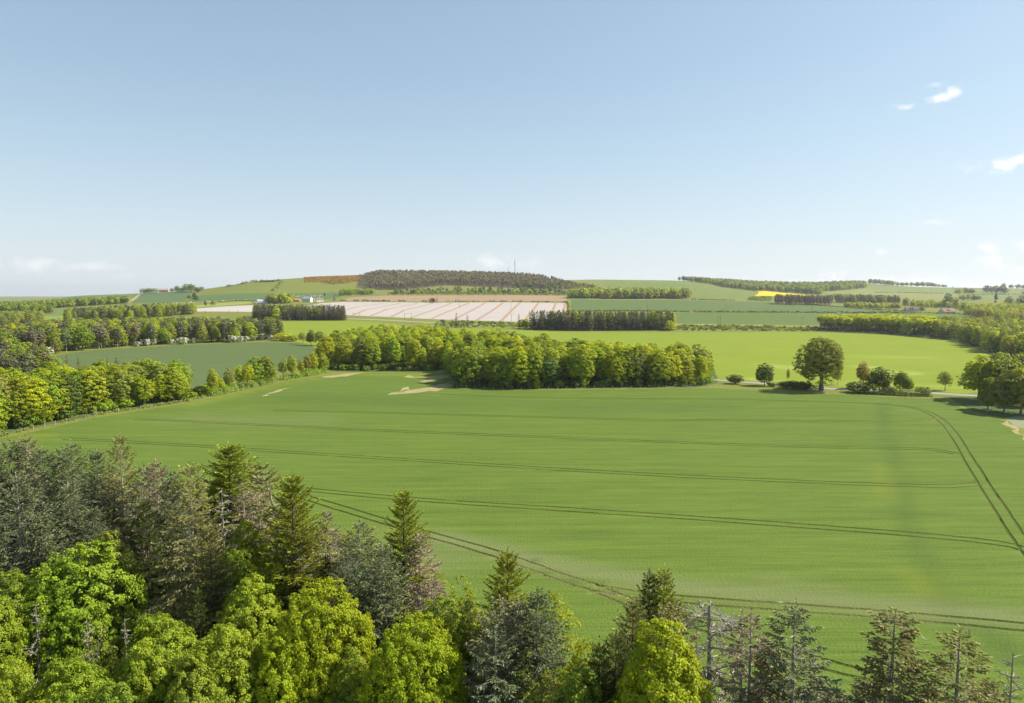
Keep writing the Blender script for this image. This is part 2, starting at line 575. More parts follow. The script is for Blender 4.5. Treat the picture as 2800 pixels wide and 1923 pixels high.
def mapping(N, L, vec, scale=(1, 1, 1), rot=0):
    n = N.new('ShaderNodeMapping')
    n.inputs['Scale'].default_value = scale
    n.inputs['Rotation'].default_value = (0, 0, rot)
    L.new(vec, n.inputs['Vector'])
    return n.outputs[0]


def mat_field(name, dark, light, fine=2.5, fine_amt=.5, big=.012, patch=None, pale=None, bump=.25, rows=None, bumpscale=3.0, rough=.9, spec=.04, yellow=None, streak=.25):
    """Crop or grass: two tones broken up at several sizes, optional rows; 'patch' attribute shifts to pale or yellow."""
    m, N, L, out = mat_base(name)
    geo = N.new('ShaderNodeNewGeometry')
    pos = geo.outputs['Position']
    b = N.new('ShaderNodeBsdfPrincipled')
    b.inputs['Roughness'].default_value = rough
    b.inputs['Specular IOR Level'].default_value = spec
    big_ = noise(N, L, pos, big, 4, .6, .3, .7)
    mid_ = noise(N, L, mapping(N, L, pos, (.35, 1, 1), .05), big * 14, 4, .65, .3, .7)
    fin_ = noise(N, L, pos, fine, 2, .7, .25, .75)
    col = mixrgb(N, L, big_, dark, light)
    md = tuple(x * .86 for x in dark)
    ml = tuple(x * 1.16 for x in light)
    col = mixrgb(N, L, .45, col, mixrgb(N, L, mid_, md, ml))
    col = mixrgb(N, L, fine_amt, col, mixrgb(N, L, fin_, tuple(x * .5 for x in dark), tuple(x * 1.45 for x in light)))
    if streak:
        st = noise(N, L, mapping(N, L, pos, (.028, .5, 1), .06), 1.0, 4, .6, .3, .7)
        st2 = noise(N, L, mapping(N, L, pos, (.12, 2.2, 1), .04), 1.0, 3, .6, .3, .7)
        col = mixrgb(N, L, streak, col, mixrgb(N, L, st, tuple(x * .78 for x in dark), tuple(x * 1.12 for x in light)))
        col = mixrgb(N, L, streak * .6, col, mixrgb(N, L, st2, tuple(x * .8 for x in dark), tuple(x * 1.15 for x in light)))
    if patch:
        at = N.new('ShaderNodeAttribute')
        at.attribute_name = 'patch'
        col = mixrgb(N, L, at.outputs['Fac'], col, patch)
    if pale:
        at = N.new('ShaderNodeAttribute')
        at.attribute_name = 'pale'
        col = mixrgb(N, L, at.outputs['Fac'], col, pale)
    if yellow:
        at = N.new('ShaderNodeAttribute')
        at.attribute_name = 'yellow'
        col = mixrgb(N, L, at.outputs['Fac'], col, yellow)
    if rows:
        ang, sc, amt, rc = rows
        w = N.new('ShaderNodeTexWave')
        w.inputs['Scale'].default_value = sc
        w.inputs['Distortion'].default_value = 2.5
        w.inputs['Detail Scale'].default_value = .12
        w.inputs['Detail'].default_value = 3
        L.new(mapping(N, L, pos, (1, 1, 1), ang), w.inputs['Vector'])
        col = mixrgb(N, L, amt, col, mixrgb(N, L, w.outputs['Fac'], rc, light))
    L.new(col, b.inputs['Base Color'])
    if bump:
        bn = N.new('ShaderNodeTexNoise')
        bn.inputs['Scale'].default_value = bumpscale
        bn.inputs['Detail'].default_value = 2
        L.new(pos, bn.inputs['Vector'])
        bu = N.new('ShaderNodeBump')
        bu.inputs['Strength'].default_value = 1.0
        bu.inputs['Distance'].default_value = bump
        L.new(bn.outputs['Fac'], bu.inputs['Height'])
        L.new(bu.outputs[0], b.inputs['Normal'])
    L.new(b.outputs[0], out.inputs[0])
    return m


def mat_plain(name, col, rough=.7, var=.25, scale=1.5, spec=.2, metallic=0):
    m, N, L, out = mat_base(name)
    geo = N.new('ShaderNodeNewGeometry')
    b = N.new('ShaderNodeBsdfPrincipled')
    b.inputs['Roughness'].default_value = rough
    b.inputs['Specular IOR Level'].default_value = spec
    b.inputs['Metallic'].default_value = metallic
    f = noise(N, L, geo.outputs['Position'], scale, 5, .65, .3, .7)
    L.new(mixrgb(N, L, f, tuple(x * (1 - var) for x in col), tuple(min(1, x * (1 + var)) for x in col)), b.inputs['Base Color'])
    L.new(b.outputs[0], out.inputs[0])
    return m


def mat_leaf(name, a, b, trans=.4, vary=.25, gloss=.14, third=None):
    """Leaves: tint attribute runs from colour a to colour b; each tree also differs a little; light passes through."""
    m, N, L, out = mat_base(name)
    at = N.new('ShaderNodeAttribute')
    at.attribute_name = 'tint'
    oi = N.new('ShaderNodeObjectInfo')
    col = mixrgb(N, L, at.outputs['Fac'], a, b)
    if third:
        at2 = N.new('ShaderNodeAttribute')
        at2.attribute_name = 'brown'
        col = mixrgb(N, L, at2.outputs['Fac'], col, third)
    hs = N.new('ShaderNodeHueSaturation')
    mr = N.new('ShaderNodeMapRange')
    mr.inputs['To Min'].default_value = 1 - vary
    mr.inputs['To Max'].default_value = 1 + vary
    L.new(oi.outputs['Random'], mr.inputs['Value'])
    L.new(mr.outputs[0], hs.inputs['Value'])
    ml = N.new('ShaderNodeMath')
    ml.operation = 'MULTIPLY'
    ml.inputs[1].default_value = 37.3
    L.new(oi.outputs['Random'], ml.inputs[0])
    fr = N.new('ShaderNodeMath')
    fr.operation = 'FRACT'
    L.new(ml.outputs[0], fr.inputs[0])
    mh = N.new('ShaderNodeMapRange')
    mh.inputs['To Min'].default_value = .5 - .025 * vary / .25
    mh.inputs['To Max'].default_value = .5 + .02 * vary / .25
    L.new(fr.outputs[0], mh.inputs['Value'])
    L.new(mh.outputs[0], hs.inputs['Hue'])
    L.new(col, hs.inputs['Color'])
    p = N.new('ShaderNodeBsdfPrincipled')
    p.inputs['Roughness'].default_value = .55
    p.inputs['Specular IOR Level'].default_value = gloss
    L.new(hs.outputs[0], p.inputs['Base Color'])
    t = N.new('ShaderNodeBsdfTranslucent')
    tc = mixrgb(N, L, 1.0, hs.outputs[0], (1.45, 1.3, .45), 'MULTIPLY')
    L.new(tc, t.inputs['Color'])
    mx = N.new('ShaderNodeMixShader')
    mx.inputs[0].default_value = trans
    L.new(p.outputs[0], mx.inputs[1])
    L.new(t.outputs[0], mx.inputs[2])
    L.new(mx.outputs[0], out.inputs[0])
    return m


FIELD = {
    'ground': mat_field('rough_grass', (.10, .125, .025), (.19, .20, .045), fine=1.2, fine_amt=.45, big=.03, bump=.3, bumpscale=1.5),
    'wheat_field': mat_field('young_wheat', (.065, .109, .019), (.120, .168, .029), fine=2.4, fine_amt=.6, big=.022, patch=(.052, .090, .022), pale=(.165, .175, .085), yellow=(.18, .20, .025), bump=.13, bumpscale=3.2, streak=.6),
    'middle_field': mat_field('blue_green_barley', (.078, .112, .038), (.098, .132, .047), fine=1.5, fine_amt=.2, bump=.15, bumpscale=2),
    'lime_field': mat_field('lime_pasture', (.135, .190, .018), (.205, .245, .026), fine=1, fine_amt=.22, streak=.4, big=.012, bump=.15, bumpscale=2, pale=(.36, .42, .12)),
    'meadow': mat_field('meadow_grass', (.15, .23, .03), (.19, .27, .04), bump=0),
    'small_meadow': mat_field('small_meadow_grass', (.14, .21, .03), (.18, .25, .05), bump=0),
    'lower_pasture': mat_field('lower_pasture_grass', (.085, .127, .032), (.105, .145, .038), bump=0, fine=.4),
    'upper_pasture': mat_field('upper_pasture_grass', (.078, .118, .036), (.098, .137, .042), bump=0, fine=.4),
    'plastic_covered_field': mat_field('crop_plastic', (.30, .262, .235), (.41, .365, .33), fine=.5, fine_amt=.15, big=.02, bump=0, rows=(-.9, .16, .25, (.42, .36, .33)), rough=.6),
    'plastic_covered_strip': mat_field('crop_plastic_strip', (.36, .31, .28), (.44, .39, .36), fine=.5, fine_amt=.15, big=.02, bump=0, rows=(.2, .16, .3, (.42, .35, .31)), rough=.6),
    'ploughed_field': mat_field('ploughed_soil', (.25, .165, .105), (.31, .21, .135), fine=.4, fine_amt=.15, bump=0),
    'hill_pasture': mat_field('hill_grass', (.12, .145, .022), (.165, .18, .032), fine=.1, fine_amt=.2, bump=0, big=.006),
    'dark_pasture': mat_field('dark_hill_grass', (.075, .122, .040), (.09, .136, .046), fine=.2, fine_amt=.2, bump=0),
    'slope_field': mat_field('slope_grass', (.075, .118, .042), (.093, .134, .05), fine=.2, fine_amt=.2, bump=0),
    'bright_strip': mat_field('bright_grass', (.20, .24, .05), (.25, .28, .07), fine=.3, bump=0),
    'left_hill_pasture': mat_field('left_hill_grass', (.09, .145, .04), (.12, .17, .05), fine=.2, bump=0),
    'left_pasture': mat_field('left_pasture_grass', (.115, .16, .045), (.14, .18, .05), fine=.3, bump=0),
    'east_hill_pasture': mat_field('east_hill_grass', (.11, .15, .035), (.145, .175, .042), fine=.1, fine_amt=.2, bump=0, big=.004),
    'rapeseed_field': mat_field('rapeseed_flowers', (.50, .36, .01), (.60, .44, .015), fine=.4, fine_amt=.2, bump=0),
    'far_pasture': mat_field('far_grass', (.11, .155, .045), (.14, .18, .055), fine=.1, bump=0),
    'ridge_pasture': mat_field('ridge_grass', (.12, .155, .045), (.145, .175, .05), fine=.1, bump=0, big=.004),
    'pale_pasture': mat_field('pale_grass', (.16, .18, .05), (.185, .20, .058), fine=.1, bump=0, big=.004),
    'far_east_field': mat_field('far_east_grass', (.11, .155, .04), (.14, .175, .048), fine=.1, bump=0),
    'forest_soil': mat_field('forest_litter', (.10, .08, .05), (.15, .11, .07), fine=.3, bump=0),
    'gorse_slope': mat_field('gorse_grass', (.10, .12, .03), (.22, .15, .03), fine=.2, big=.05, bump=0),
    'footpath': mat_field('dry_bank', (.26, .22, .10), (.36, .30, .15), fine=.3, big=.1, bump=0),
    'wood_floor': mat_field('leaf_litter', (.06, .055, .03), (.10, .12, .035), fine=1.5, fine_amt=.5, big=.12, bump=.3),
    'copse_floor': mat_field('copse_litter', (.06, .09, .03), (.09, .13, .04), fine=1.0, fine_amt=.4, big=.08, bump=.2),
    'bare_soil': mat_field('dry_soil', (.12, .15, .04), (.40, .31, .17), fine=1.5, fine_amt=.3, big=.22, bump=.1),
    'cow_parsley': mat_field('cow_parsley_grass', (.12, .16, .05), (.27, .28, .18), fine=3, fine_amt=.5, big=.15, bump=.2),
    'road': mat_field('road_surface', (.25, .23, .21), (.31, .29, .27), fine=2, fine_amt=.2, big=.1, bump=0),
    'farm_track': mat_field('track_surface', (.27, .25, .20), (.34, .31, .26), fine=2, big=.1, bump=0),
    'earth_bank': mat_field('earth_bank_soil', (.24, .19, .08), (.33, .26, .12), fine=.5, bump=0),
    'earth_strip': mat_field('bare_earth', (.27, .18, .115), (.34, .23, .15), fine=.5, fine_amt=.2, bump=0),
    'tramline': mat_field('trodden_crop_with_shade', (.050, .075, .012), (.085, .105, .02), fine=3, fine_amt=.5, big=.05, bump=.15, bumpscale=4, rows=(0, .015, .16, (.20, .16, .07)), pale=(.26, .22, .10)),  # flattened crop and soil, with the shade of the ruts mixed into the colour
}
for a, b in (('clump_floor', 'copse_floor'), ('strip_floor', 'copse_floor'), ('belt_floor', 'copse_floor')):
    FIELD[a] = FIELD[b]


def line_attr(lines, width):
    """Smooth 0..1 attribute along pixel polylines [(px,py),...] of given half width in metres."""
    segs = []
    for ln, w, s in lines:
        p = gp(ln)
        segs += [(a, b, w, s) for a, b in zip(p, p[1:])]

    def f(v):
        o = np.zeros(len(v))
        for a, b, w, s in segs:
            dx, dy = b[0] - a[0], b[1] - a[1]
            l2 = dx * dx + dy * dy + 1e-9
            t = np.clip(((v[:, 0] - a[0]) * dx + (v[:, 1] - a[1]) * dy) / l2, 0, 1)
            d = np.hypot(v[:, 0] - a[0] - t * dx, v[:, 1] - a[1] - t * dy)
            o = np.maximum(o, s * np.exp(-(d / w) ** 2))
        return np.clip(o, 0, 1)
    return f


W_ATTR = {
    'patch': line_attr([([(2000 * K, 915 * K), (2020 * K, 1020 * K), (2060 * K, 1180 * K), (2110 * K, 1300 * K), (2160 * K, 1410 * K)], 1.9, .42),
                        ([(2250 * K, 1440 * K), (2310 * K, 1500 * K)], 2.0, .6),
                        ([(1050 * K, 915 * K), (1600 * K, 925 * K)], 10, .3),
                        ([(700 * K, 905 * K), (1000 * K, 915 * K)], 14, .35)], 1),
    'pale': line_attr([([(1000 * K, 1220 * K), (1300 * K, 1290 * K), (1560 * K, 1335 * K), (1900 * K, 1365 * K), (2324 * K, 1405 * K)], 3.0, .55),
                       ([(1750 * K, 1320 * K), (1900 * K, 1345 * K)], 2.5, .35),
                       ([(450 * K, 950 * K), (700 * K, 955 * K)], 10, .25),
                       ([(900 * K, 1230 * K), (1000 * K, 1270 * K)], 6, .3)], 1),
    'yellow': line_attr([([(2005 * K, 1060 * K), (2015 * K, 1130 * K)], 2.2, .28), ([(2080 * K, 1310 * K), (2100 * K, 1340 * K)], 2.5, .3),
                         ([(100 * K, 990 * K), (60, 1196)], 3, .5), ([(520, 1108), (700, 1064), (860, 1036)], 3.0, .6), ([(1000, 1024), (1220, 1024)], 5, .6)], 1),
}
L_ATTR = {'pale': line_attr([([(1750 * K, 830 * K), (1830 * K, 840 * K)], 7, .35), ([(2040 * K, 845 * K), (2070 * K, 848 * K)], 5, .5), ([(1900 * K, 870 * K), (2180 * K, 880 * K)], 4, .2),
                             ([(1960 * K, 810 * K), (2100 * K, 812 * K)], 8, .15), ([(1700 * K, 860 * K), (1760 * K, 870 * K)], 4, .35), ([(2330, 1000), (2400, 1006)], 3, .4)], 1)}
T_ATTR = {'pale': line_attr([([(1170 * K, 1276 * K), (1290 * K, 1315 * K), (1400 * K, 1348 * K)], 3, .8), ([(1700 * K, 1372 * K), (2100 * K, 1402 * K)], 2, .35), ([(2100 * K, 930 * K), (2160 * K, 985 * K)], 4, .3),
                             ([(1000 * K, 1222 * K), (1060 * K, 1238 * K)], 3, .3)], 1)}
XYZ, TRI, REGI, RN = build_land()


def tag(o, label=None, cat=None, group=None, kind=None):
    if label:
        o['label'] = label
    if cat:
        o['category'] = cat
    if group:
        o['group'] = group
    if kind:
        o['kind'] = kind
    return o


def link(name, data, parent=None):
    o = bpy.data.objects.new(name, data)
    COL.objects.link(o)
    if parent is not None:
        o.parent = parent
    return o


def field_label(n):
    return {
        'ground': 'rough green grassland between the fields and woods', 'wheat_field': 'large green wheat field filling the near plain behind the tall trees',
        'lime_field': 'bright lime green pasture beyond the long copse', 'plastic_covered_field': 'pale pink field covered by plastic sheets below the wooded hill',
        'rapeseed_field': 'yellow flowering field at the foot of the far ridge'}.get(n, n.replace('_', ' ') + ' between the woods and farms')


for i, n in enumerate(RN):
    t = TRI[REGI == i]
    if len(t) == 0:
        continue
    attrs = W_ATTR if n == 'wheat_field' else L_ATTR if n == 'lime_field' else T_ATTR if n == 'tramline' else None
    if n == 'tramline':
        n2 = 'tractor_track'
    else:
        n2 = n
    me = mesh_tris(n2, XYZ, t, [FIELD[n]], attrs)
    tag(link(n2, me), field_label(n), 'ground', kind='structure')
# land under and behind the camera
me = bpy.data.meshes.new('near_ground')
me.from_pydata([(-4000, -600, -.6), (4000, -600, -.6), (4000, 8.2, -.6), (-4000, 8.2, -.6)], [], [(0, 1, 2, 3)])
me.materials.append(FIELD['wood_floor'])
tag(link('ground', me), 'wood floor under and behind the drone', 'ground', kind='structure')

# ------------------------------------------------------------------ foliage building


class Acc:
    """Collects quads (and their tint) for one mesh."""

    def __init__(self):
        self.v, self.f, self.t, self.b, self.m, self.n = [], [], [], [], [], 0

    def add(self, v, f, tint=0.5, brown=0.0, mat=0):
        v = np.asarray(v, float)
        f = np.asarray(f, int)
        self.v.append(v)
        self.f.append(f + self.n)
        self.t.append(np.broadcast_to(np.asarray(tint, float), (len(f),)).copy())
        self.b.append(np.broadcast_to(np.asarray(brown, float), (len(f),)).copy())
        self.m.append(np.full(len(f), mat, int))
        self.n += len(v)

    def arrays(self):
        return (np.concatenate(self.v), np.concatenate(self.f), np.concatenate(self.t), np.concatenate(self.b), np.concatenate(self.m))


def quad_mesh(name, arr, mats):
    v, f, t, b, m = arr
    me = bpy.data.meshes.new(name)
    me.vertices.add(len(v))
    me.vertices.foreach_set('co', v.astype(np.float32).ravel())
    me.loops.add(len(f) * 4)
    me.loops.foreach_set('vertex_index', f.astype(np.int32).ravel())
    me.polygons.add(len(f))
    me.polygons.foreach_set('loop_start', np.arange(0, len(f) * 4, 4, dtype=np.int32))
    at = me.attributes.new('tint', 'FLOAT', 'FACE')
    at.data.foreach_set('value', np.clip(t, 0, 1).astype(np.float32))
    at = me.attributes.new('brown', 'FLOAT', 'FACE')
    at.data.foreach_set('value', np.clip(b, 0, 1).astype(np.float32))
    for x in mats:
        me.materials.append(x)
    me.polygons.foreach_set('material_index', m.astype(np.int32))
    me.update(calc_edges=True)
    return me


def norm(a):
    return a / (np.linalg.norm(a, axis=-1, keepdims=True) + 1e-9)


def leaf_quads(acc, C, Nn, size, rng, aspect=.8, tint=.5, brown=0., mat=0, along=None, fold=.25):
    """Rhombic leaf sprays centred on C facing Nn; along gives the long axis if any."""
    n = len(C)
    if along is None:
        r = rng.normal(size=(n, 3))
        t1 = norm(np.cross(Nn, r))
    else:
        t1 = norm(along)
    t2 = norm(np.cross(Nn, t1))
    size = np.broadcast_to(np.asarray(size, float), (n,))[:, None]
    a = t1 * size * .5
    b = t2 * size * .5 * aspect
    d = Nn * size * fold * .5
    V = np.stack([C - a - d, C + b * 1.0 + a * .15, C + a - d, C - b + a * .1], 1).reshape(-1, 3)
    F = np.arange(n * 4).reshape(n, 4)
    acc.add(V, F, tint, brown, mat)


def tube(acc, pts, radii, sides=5, tint=.5, mat=0, brown=0.):
    pts = np.asarray(pts, float)
    n = len(pts)
    d = np.gradient(pts, axis=0)
    d = norm(d)
    ref = np.array([0, 0, 1.0]) if abs(d[0][2]) < .9 else np.array([1.0, 0, 0])
    u = norm(np.cross(d, ref))
    w = norm(np.cross(d, u))
    ang = np.arange(sides) * 2 * math.pi / sides
    ring = (u[:, None, :] * np.cos(ang)[None, :, None] + w[:, None, :] * np.sin(ang)[None, :, None]) * np.asarray(radii)[:, None, None]
    V = (pts[:, None, :] + ring).reshape(-1, 3)
    F = []
    for i in range(n - 1):
        for j in range(sides):
            k = (j + 1) % sides
            F.append((i * sides + j, i * sides + k, (i + 1) * sides + k, (i + 1) * sides + j))
    acc.add(V, np.array(F), tint, brown, mat)


def sphere_dirs(n, rng, up_bias=0.):
    i = np.arange(n) + .5
    z = 1 - 2 * i / n
    z = z + rng.normal(size=n) * .06 + up_bias * (1 - z) * .5
    z = np.clip(z, -1, 1)
    a = i * 2.399963 + rng.normal(size=n) * .25
    r = np.sqrt(1 - z * z)
    return np.stack([r * np.cos(a), r * np.sin(a), z], 1)


def broadleaf(seed, h, rad, base, nclump, nleaf, lsize, cr, bumpy=.22, sparse=0., limbs=14, trunk_r=None, taper=.0, trunk_sides=7, upright=.0, inner=.12, full=False, flatten=.62, al=.5):
    """A broad crown: clumps of leaf sprays set over a lobed crown envelope. Returns (trunk arrays, crown arrays)."""
    rng = np.random.default_rng(seed)
    cz, hz = (h + base) / 2, (h - base) / 2
    D = sphere_dirs(nclump, rng, .12)
    lobes = norm(rng.normal(size=(9, 3)) + np.array([0, 0, .3]))
    la = rng.uniform(.5, 1, 9)
    lob = np.zeros(nclump)
    for L_, a in zip(lobes, la):
        lob = np.maximum(lob, a * np.exp(-((1 - D @ L_) / .16)))
    rr = (1 - bumpy) + bumpy * 1.25 * lob + rng.normal(size=nclump) * .04
    rr *= np.where(rng.random(nclump) < .22, rng.uniform(.55, .85, nclump), 1)
    prof = 1 - taper * (D[:, 2] * .5 + .5)
    if full:
        zz = np.abs(D[:, 2])
        prof = prof * np.where(D[:, 2] < 0, (1 - zz ** 3.5) ** (1 / 3.5) / np.maximum(np.sqrt(1 - zz * zz), .05), 1)
        prof = np.minimum(prof, 3)
    C = np.stack([D[:, 0] * rad * rr * prof, D[:, 1] * rad * rr * prof, cz + D[:, 2] * hz * np.minimum(rr, 1.08)], 1)
    C[:, 2] = np.minimum(C[:, 2], h - cr * .4)
    if sparse:
        keep = rng.random(nclump) > sparse
        C, D = C[keep], D[keep]
    nc = len(C)
    ct = rng.uniform(0, 1, nc) * .5 + .5 * np.clip(.5 + lob[:nc] * 0 + rng.normal(size=nc) * .2, 0, 1)
    crs = cr * rng.uniform(.7, 1.3, nc)
    k = np.repeat(np.arange(nc), nleaf)
    d = norm(rng.normal(size=(len(k), 3)) + D[k] * .9 + np.array([0, 0, .55]))
    rad_ = crs[k] * rng.uniform(.55, 1.05, len(k))
    P = C[k] + d * rad_[:, None] * np.array([1.1, 1.1, flatten])
    Nn = norm(d * (1 - al) + D[k] * al * 1.3 + rng.normal(size=d.shape) * .42 + np.array([0, 0, .15]))
    crown = Acc()
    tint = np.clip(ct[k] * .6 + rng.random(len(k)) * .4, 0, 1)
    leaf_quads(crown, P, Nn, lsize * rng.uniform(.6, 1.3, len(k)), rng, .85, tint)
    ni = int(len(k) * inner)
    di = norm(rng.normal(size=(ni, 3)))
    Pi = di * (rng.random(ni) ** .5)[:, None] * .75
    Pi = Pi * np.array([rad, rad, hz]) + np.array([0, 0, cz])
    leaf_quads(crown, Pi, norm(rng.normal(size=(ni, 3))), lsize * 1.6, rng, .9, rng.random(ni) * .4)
    trunk = Acc()
    tr = trunk_r or h * .022
    top = base + (h - base) * .55
    zs = np.linspace(-.3, top, 6)
    wob = np.cumsum(rng.normal(size=(6, 2)) * h * .008, 0)
    tp = np.column_stack([wob[:, 0], wob[:, 1], zs])
    tube(trunk, tp, np.interp(zs, [-.3, .5, top], [tr * 1.6, tr, tr * .35]), trunk_sides)
    if limbs:
        sel = rng.choice(nc, min(limbs, nc), replace=False)
        for s_ in sel:
            f = rng.uniform(.35, .95)
            z0 = base * .85 + (top - base * .85) * f
            p0 = np.array([np.interp(z0, zs, tp[:, 0]), np.interp(z0, zs, tp[:, 1]), z0])
            p3 = C[s_]
            p1 = p0 + (p3 - p0) * .35 + np.array([0, 0, -.02 * h]) * rng.uniform(-1, 1)
            p2 = p0 + (p3 - p0) * .7 + rng.normal(size=3) * .02 * h
            r0 = tr * rng.uniform(.25, .45)
            tube(trunk, [p0, p1, p2, p3], [r0, r0 * .7, r0 * .45, r0 * .15], 4)
    return trunk.arrays(), crown.arrays()


def conifer(seed, h, rad, base, whorls, nb, twigs, tsize, tw=.32, top_el=38, low_el=-14, droop=.25, shape=.85, sparse=.0, hang=0., dead_low=.0, brown_p=.0, brown_in=.0,
            flat=None, gap=None, bark_r=None, tufts=2, lean=0., seg=4, bush=0., crook=0.):
    """A spruce or fir: whorls of branches with two-sided sprays of needles. Returns (trunk arrays, crown arrays, bare branch arrays)."""
    rng = np.random.default_rng(seed)
    crown, trunk, bare = Acc(), Acc(), Acc()
    tr = bark_r or h * .013
    zs = np.linspace(-.3, h, 9)
    bend = lean * np.clip((zs - h * .75) / (h * .25), 0, 1) ** 1.5
    wob = np.cumsum(rng.normal(size=9)) * .05 * crook
    tx = bend + wob
    tp = np.column_stack([tx, np.zeros(9) + wob * .5, zs])
    tube(trunk, tp, np.interp(zs, [-.3, .6, h * .5, h], [tr * 1.7, tr * 1.15, tr * .75, .02]), 7)
    for i in range(whorls):
        t = (i + rng.uniform(-.35, .35)) / whorls
        t = min(max(t, 0), .995)
        z = base + (h - base) * t
        if gap and rng.random() < gap * (1 if t < .85 else .3):
            continue
        L0 = rad * (1 - t) ** shape + .12 * rad * (1 - t * .7)
        if flat:
            L0 = min(L0, rad * flat) if t < .8 else rad * flat * (1.0 - (t - .8) * 2.2)
        n = max(3, int(round(nb * (1 - t * .35) + rng.uniform(-1, 1))))
        a0 = rng.uniform(0, 6.28)
        el0 = math.radians(low_el + (top_el - low_el) * t ** 1.3)
        for j in range(n):
            if rng.random() < sparse:
                continue
            L = L0 * rng.uniform(.62, 1.18)
            az = a0 + j * 6.283 / n + rng.normal() * .22
            el = el0 + rng.normal() * .12
            hd = np.array([math.cos(az), math.sin(az), 0])
            u = np.linspace(0, 1, seg)
            zz = z + L * (u * math.sin(el) - droop * u ** 2 * (1 - t) + .14 * u ** 3)
            ox = np.interp(z, zs, tx)
            P = hd[None, :] * (L * u * math.cos(el))[:, None]
            P[:, 0] += ox
            P[:, 1] += np.interp(z, zs, tp[:, 1])
            P[:, 2] = zz
            br = max(.012, tr * .28 * (L / (rad + .01)) * (1 - t * .5))
            isdead = rng.random() < dead_low * (1.15 - t)
            tube(bare if isdead else trunk, P, np.linspace(br, br * .25, seg), 3)
            if isdead:
                # bare side twigs
                m = max(3, int(L * 3))
                uu = rng.uniform(.3, 1, m)
                B0 = np.stack([np.interp(uu, u, P[:, c]) for c in range(3)], 1)
                sd_ = np.array([-hd[1], hd[0], 0])
                sg = np.where(rng.random(m) < .5, -1, 1)[:, None]
                dr = norm(hd * .8 + sd_ * sg * .8 + rng.normal(size=(m, 3)) * .3)
                ln = L * rng.uniform(.12, .4, m)
                leaf_quads(bare, B0 + dr * ln[:, None] / 2, norm(rng.normal(size=(m, 3))), ln, rng, .07 + .02 / 1, .7, along=dr)
                if rng.random() < .6:
                    continue
            isbrown = 1.0 if rng.random() < brown_p else 0.0
            k = max(4, int(twigs * (L / rad) ** .7))
            uu = np.repeat(np.linspace(.16 if not dead_low else .35, 1, k), 2) + rng.normal(size=2 * k) * .02
            uu = np.clip(uu, .05, 1)
            if isdead:
                uu = uu[uu > .6]
                if len(uu) == 0:
                    continue
            B0 = np.stack([np.interp(uu, u, P[:, c]) for c in range(3)], 1)
            sd_ = np.array([-hd[1], hd[0], 0])
            sg = np.tile([-1, 1], len(uu))[:len(uu)][:, None]
            fw = norm(P[-1] - P[0])
            dr = norm(fw * .75 + sd_ * sg * .8 + np.array([0, 0, -hang]) + rng.normal(size=(len(uu), 3)) * .18)
            ln = (tw * L * (1.15 - uu) + .22 * tsize * 2) * rng.uniform(.7, 1.3, len(uu))
            for q in range(tufts):
                fq = (q + .55) / tufts
                Cq = B0 + dr * (ln * fq)[:, None] + rng.normal(size=B0.shape) * .04 * tsize + np.array([0, 0, -hang * .2]) * (ln * fq)[:, None]
                sz = np.maximum(ln / tufts * 1.35, tsize)
                up = norm(np.array([0, 0, 1.0]) + rng.normal(size=B0.shape) * (.45 + bush))
                up = up - dr * (up * dr).sum(1)[:, None]
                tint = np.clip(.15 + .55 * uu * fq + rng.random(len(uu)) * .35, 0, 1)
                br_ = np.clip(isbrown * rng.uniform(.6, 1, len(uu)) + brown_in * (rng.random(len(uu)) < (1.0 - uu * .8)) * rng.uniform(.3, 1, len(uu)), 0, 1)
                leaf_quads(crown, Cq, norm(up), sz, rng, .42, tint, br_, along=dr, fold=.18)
            leaf_quads(crown, P[-1:] + fw * .05, norm(np.array([[0, 0, 1.0]]) + rng.normal(size=(1, 3)) * .3), tsize * 1.5, rng, .5, .9, isbrown, along=fw[None, :])
    # leader
    nl = 10
    zz = np.linspace(h * .965, h + .02 * h, nl)
    a = rng.uniform(0, 6.28, nl)
    dr = norm(np.stack([np.cos(a), np.sin(a), np.full(nl, 1.6)], 1))
    c0 = np.column_stack([np.interp(zz, zs, tx), np.zeros(nl), zz])
    leaf_quads(crown, c0 + dr * tsize * .4, norm(rng.normal(size=(nl, 3))), tsize * 1.2, rng, .4, .8, brown_p * .8, along=dr)
    return trunk.arrays(), crown.arrays(), (bare.arrays() if bare.v else None)


